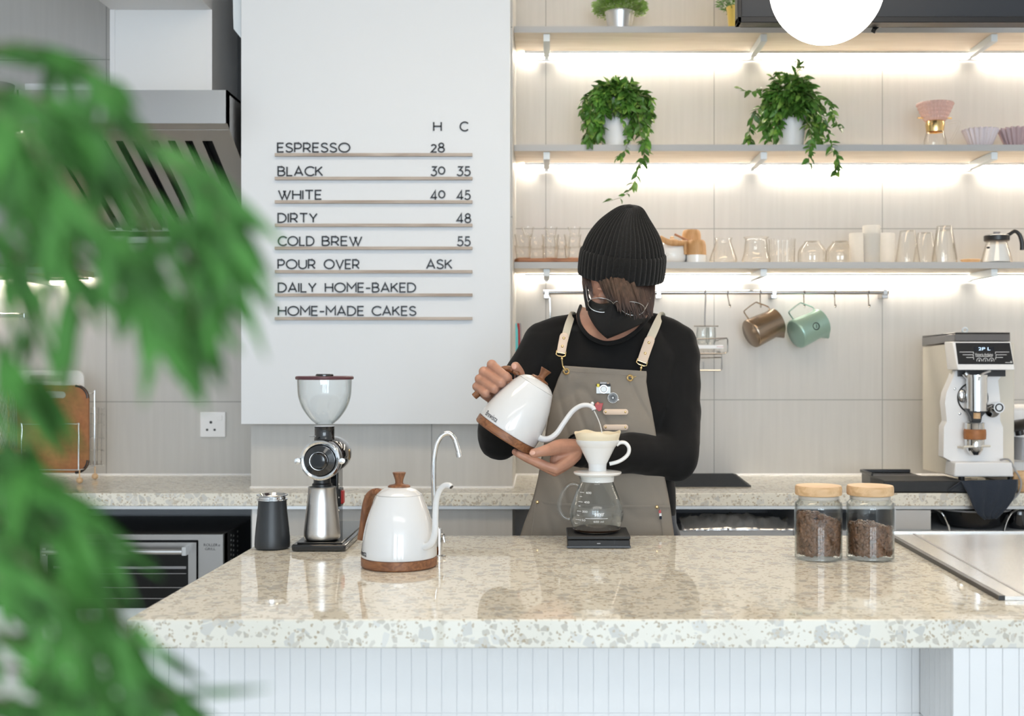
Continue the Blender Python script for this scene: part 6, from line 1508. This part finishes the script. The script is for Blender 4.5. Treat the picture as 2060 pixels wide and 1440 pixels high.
# ---------------------------------------------------------------- plants on the shelves
def leafmesh(mb, p, dirv, L, Wd, nrm, curl=.25, seg=4):
    dirv = dirv.normalized(); s = dirv.cross(nrm)
    if s.length < 1e-4: s = dirv.orthogonal()
    s.normalize(); n = s.cross(dirv).normalized(); rows = []
    for i in range(seg+1):
        f = i/seg; w = Wd*math.sin(PI*min(.98, f**.8*.96+.03))*.5; c = p+dirv*(L*f)-n*(curl*L*f*f)
        rows.append([c-s*w+n*w*.35, c, c+s*w+n*w*.35])
    o = len(mb.v); mb.grid(rows)
def ivy(px, d, label, vines, seed, top=(60,150), pot=(46,112)):
    random.seed(seed); k = d/F; c = shelf_at(px, d, Z2)
    t = thing('trailing_plant', label, 'plant', c, 'trailing plants on the middle shelf')
    rt, rb_, h = pot[0]*k, pot[0]*.74*k, pot[1]*k
    b = MB(); b.lathe([(0,0),(rb_,0),(rt,h*.93),(rt*1.04,h*.94),(rt*1.04,h),(rt*.95,h),(rt*.9,h*.88),(0,h*.86)], 44, o=c); mesh_obj(b, 'pot', M['pot_white'], t)
    b = MB(); b.lathe([(0,h*.87),(rt*.9,h*.88)], 24, o=c); mesh_obj(b, 'soil', M['beans'], t)
    lv = [MB(), MB()]; st = MB()
    def put(p, dv, size, inner=.0):
        m = lv[0] if random.random() < .8 else lv[1]
        nr = Vector((random.uniform(-.6,.6), random.uniform(-1,.1), random.uniform(.2,1))).normalized()
        leafmesh(m, p, dv, size, size*random.uniform(.40,.52), nr, random.uniform(.0,.35))
    def vine(pts, dens, size, r=.0012):
        P = catmull(pts, 8); st.tube(P, [r, r*.6], 5)
        for i in range(1, len(P)):
            for q in range(dens):
                if random.random() < .78:
                    tan = (P[i]-P[i-1]).normalized(); rnd = Vector((random.uniform(-1,1), random.uniform(-1,.5), random.uniform(-.5,.6))); dv = (rnd+tan*.5+Vector((0,0,-.25)))
                    put(P[i], dv, size*random.uniform(.7,1.2))
    # crown: many short arching stems
    rim = c+Vector((0,0,h))
    for q in range(70):
        a = random.random()*2*PI; el = random.uniform(.25,1.0); rr_ = random.uniform(.4,1)
        e = rim+Vector((math.cos(a)*rt*1.35*rr_, math.sin(a)*rt*1.2*rr_, (top[1]-pot[1])*k*el*random.uniform(.35,1)*(1.1-rr_*.5)))
        m_ = rim.lerp(e, .5)+Vector((0,0,.018)); vine([rim+Vector((math.cos(a)*rt*.5, math.sin(a)*rt*.5, -.01)), m_, e], 1, 22*k, .0008)
    # curtain hanging round the pot
    for q in range(58):
        a = random.uniform(-PI*1.12, PI*.12); drop = random.uniform(.15,.95)*h*1.0; out = rt*random.uniform(1.1,1.65)
        if abs(a+PI/2) < .62: drop *= .42
        s0 = rim+Vector((math.cos(a)*rt*.7, math.sin(a)*rt*.7, .004)); m1 = rim+Vector((math.cos(a)*out*.95, math.sin(a)*out*.9, .012)); e = rim+Vector((math.cos(a)*out*1.05, math.sin(a)*out, -drop))
        e.z = max(e.z, Z2+.012 if e.y > YS-.01 else -9); vine([s0, m1, m1.lerp(e,.55)+Vector((random.uniform(-.008,.008),0,0)), e], 1, 21*k, .0008)
    for vs_ in vines: vine([rim+Vector((math.cos(-1.2)*rt*.8, -rt*.8, 0))] + [at(x, y, dd) for x, y, dd in vs_[0]], vs_[1], vs_[2]*k, .0011)
    s_ = mesh_obj(st, 'stems', M['stem'], t, sharp=80)
    o = mesh_obj(lv[0], 'foliage', M['ivy'], t, sharp=80); o['kind'] = 'stuff'; o = mesh_obj(lv[1], 'young_foliage', M['ivy_pale'], t, sharp=80); o['kind'] = 'stuff'
fd = YS-.02
ivy(1240, 4.11, 'trailing plant in white pot whose long vine hangs above the beanie', [
  ([(1268,200,4.03),(1282,230,fd),(1290,270,fd-.01),(1295,310,fd-.01),(1285,335,fd),(1276,365,fd),(1258,392,fd),(1228,404,fd)], 1, 18),
  ([(1285,210,4.02),(1296,250,fd),(1298,290,fd),(1294,325,fd)], 2, 20), ([(1250,230,4.02),(1262,280,fd),(1256,306,fd),(1244,316,fd)], 1, 15),
  ([(1198,200,4.03),(1186,240,4.01),(1186,285,4.0)], 2, 18), ([(1305,195,4.05),(1309,230,4.03),(1303,265,4.03)], 2, 18), ([(1180,195,4.06),(1172,235,4.04),(1178,250,4.03)], 1, 18)], 5, top=(72,146), pot=(38,100))
ivy(1590, 4.11, 'bushier trailing plant in white pot on the middle shelf, under the globe lamp', [
  ([(1640,220,4.03),(1662,255,fd),(1672,290,fd),(1683,318,fd),(1682,346,fd)], 2, 18), ([(1622,240,4.02),(1632,280,fd),(1628,300,fd),(1627,328,fd)], 1, 19),
  ([(1540,180,4.06),(1510,185,4.04),(1492,180,4.03)], 1, 20), ([(1530,215,4.04),(1512,250,4.03),(1506,285,4.03)], 2, 18), ([(1660,200,4.05),(1676,230,4.03),(1688,260,4.02)], 2, 18),
  ([(1600,150,4.10),(1606,135,4.10),(1610,128,4.10)], 1, 18), ([(1560,165,4.08),(1556,150,4.08),(1566,146,4.08)], 1, 16)], 8, top=(88,158), pot=(34,98))
# grassy pots on the top shelf
def bushpot(px, m, label, w, hpx, dens, seed, d=4.13):
    random.seed(seed); k = d/F; c = shelf_at(px, d, Z1); t = thing('potted_plant', label, 'plant', c, 'metal flower pots on the top shelf')
    r1, r0, h = w*k, w*.76*k, hpx*k
    b = MB(); b.lathe([(0,0),(r0,0),(r1,h*.96),(r1*1.05,h*.97),(r1*1.05,h),(r1*.94,h),(r0*.9,h*.2),(0,h*.2)], 40, o=c); mesh_obj(b, 'pot', M[m], t)
    b = MB()
    for q in range(dens):
        a = random.random()*2*PI; rr_ = r1*1.75*math.sqrt(random.random()); e = c+Vector((rr_*math.cos(a), rr_*math.sin(a), h*1.0+.006+random.random()*.09*(1.1-rr_/(r1*2.4))-.006*(rr_/r1)))
        dv = Vector((math.cos(a)*rr_/r1, math.sin(a)*rr_/r1, random.uniform(-.1,1))); leafmesh(b, e, dv, random.uniform(.010,.018), .0065, Vector((random.uniform(-1,1),-.6,.6)).normalized(), .2, 3)
    for q in range(24):
        a = random.random()*2*PI; b.tube([c+Vector((0,0,h*.5)), c+Vector((r1*1.4*math.cos(a), r1*1.4*math.sin(a), h*1.0+.05*random.random()))], .0012, 4)
    o = mesh_obj(b, 'foliage', M['ivy_pale' if m == 'silver' else 'ivy'], t, sharp=80); o['kind'] = 'stuff'
bushpot(1247, 'silver', 'leafy plant in a silver metal pot on the top shelf', 29, 45, 2200, 2)
bushpot(1484, 'goldpot', 'plant in a golden pot on the top shelf beside the hanging screen', 22, 55, 700, 3)
b = MB(); k = 4.14/F; b.lathe([(0,0),(20*k,0),(24*k,50*k),(22*k,50*k),(19*k,2*k),(0,2*k)], 32, o=shelf_at(1515, 4.2, Z1)); solo(b, 'gold_pot', M['goldpot'], 'empty golden pot behind the hanging screen on the top shelf', 'pot', 'golden pots')
b = MB(); b.lathe([(0,0),(12*k,0),(15*k,40*k),(14*k,40*k),(11*k,2*k),(0,2*k)], 32, o=shelf_at(2040, 4.12, Z1)); solo(b, 'gold_pot', M['goldpot'], 'golden pot at the right end of the top shelf', 'pot', 'golden pots')

# ---------------------------------------------------------------- foreground plant, close to the lens
random.seed(21)
t = thing('foreground_plant', 'large blurred green plant with narrow drooping leaves close to the viewer', 'plant', (-.28, .50, 0))
b = MB(); b.lathe([(0,0),(.13,0),(.16,.30),(.17,.30),(.17,.32),(.15,.32),(.14,.28),(0,.28)], 36, o=(-.30,.56,0)); mesh_obj(b, 'pot', M['pot_white'], t)
b = MB(); b.tube(catmull([(-.30,.56,.28),(-.29,.55,.7),(-.275,.52,1.1),(-.265,.50,1.40),(-.25,.49,1.50)], 6), [.012,.010,.007,.004], 10); mesh_obj(b, 'trunk', M['branch'], t)
fol = MB(); brs = MB()
def fbranch(pts, n, L=(.022,.043), droop=.9, spread=.7, W_=.0052):
    P = catmull([at(x, y, d) for x, y, d in pts], 10); P = [p+Vector((-.006*max(0, (p.x+.22)/.08), 0, 0)) for p in P]; brs.tube(P, [.0016,.0010,.0006], 6); m = len(P)
    for q in range(int(n*.63)):
        i = random.randrange(2, m); tan = (P[i]-P[i-1]).normalized(); sd = random.choice((-1, 1))
        dv = tan*.8+Vector((sd*random.uniform(.2,1)*spread, random.uniform(-.5,.5), -random.uniform(.2,1)*droop))
        leafmesh(fol, P[i]+Vector((random.uniform(-.003,.003), random.uniform(-.008,.008), random.uniform(-.003,.003))), dv, random.uniform(*L), random.uniform(.8,1.25)*W_, Vector((random.uniform(-.5,.5), -1, random.uniform(-.3,.6))).normalized(), random.uniform(.05,.3))
D = .46
# upper mass
fbranch([(-90,120,D),(30,90,D),(130,110,D+.02),(215,150,D+.02),(235,195,D)], 34, droop=.6)
fbranch([(-90,170,D),(60,190,D),(170,240,D),(300,275,D),(400,320,D),(470,395,D),(492,460,D)], 74)
fbranch([(-80,240,D+.03),(80,270,D+.02),(200,330,D+.02),(320,400,D),(400,470,D),(430,560,D)], 66)
fbranch([(-80,300,D-.03),(60,340,D-.02),(160,400,D-.02),(250,470,D-.02),(310,560,D-.02),(345,640,D-.02)], 62)
fbranch([(-80,380,D),(30,400,D),(110,460,D),(160,540,D),(175,640,D)], 44)
fbranch([(-80,200,D-.04),(20,230,D-.04),(90,300,D-.04),(130,380,D-.04)], 40)
fbranch([(-80,450,D+.02),(0,470,D+.02),(50,540,D+.02),(75,640,D+.02),(70,740,D+.02)], 30)
fbranch([(360,330,D),(430,380,D),(480,460,D),(500,540,D)], 26, L=(.024,.042)); fbranch([(300,420,D),(360,500,D),(420,590,D),(425,660,D)], 24, L=(.024,.040)); fbranch([(220,430,D),(270,500,D),(300,600,D),(335,670,D)], 22, L=(.024,.040))
# thin middle
fbranch([(-80,640,D),(0,690,D),(40,770,D),(60,860,D),(40,950,D)], 20); fbranch([(-70,780,D),(0,830,D),(25,900,D),(30,1000,D)], 16)
# lower arch
fbranch([(-80,900,D),(20,930,D),(110,960,D),(180,1020,D),(205,1090,D)], 52)
fbranch([(-80,980,D),(30,1000,D),(120,1060,D),(180,1130,D),(240,1210,D),(300,1290,D)], 54)
fbranch([(-80,1080,D-.03),(20,1100,D-.03),(90,1150,D-.03),(150,1220,D-.03),(170,1310,D-.03)], 44)
fbranch([(-80,1150,D),(60,1180,D),(160,1230,D),(260,1280,D),(290,1360,D)], 36)
fbranch([(-80,1250,D),(40,1290,D),(140,1350,D),(230,1420,D),(260,1500,D)], 40, L=(.014,.026)); fbranch([(-80,1330,D+.03),(60,1350,D+.03),(180,1390,D+.03),(300,1440,D+.03),(330,1500,D+.03)], 34, L=(.014,.026))
fbranch([(-80,1400,D),(40,1410,D),(150,1440,D),(260,1500,D)], 40, L=(.014,.026)); fbranch([(240,1250,D),(300,1330,D),(350,1395,D),(400,1388,D)], 16); fbranch([(280,1350,D),(340,1400,D),(390,1450,D)], 14)
fbranch([(-80,1040,D+.04),(40,1060,D+.04),(120,1120,D+.04),(170,1200,D+.04),(200,1260,D+.04)], 30)
mesh_obj(brs, 'branches', M['branch'], t, sharp=80)
o = mesh_obj(fol, 'foliage', M['fern'], t, sharp=80); o['kind'] = 'stuff'
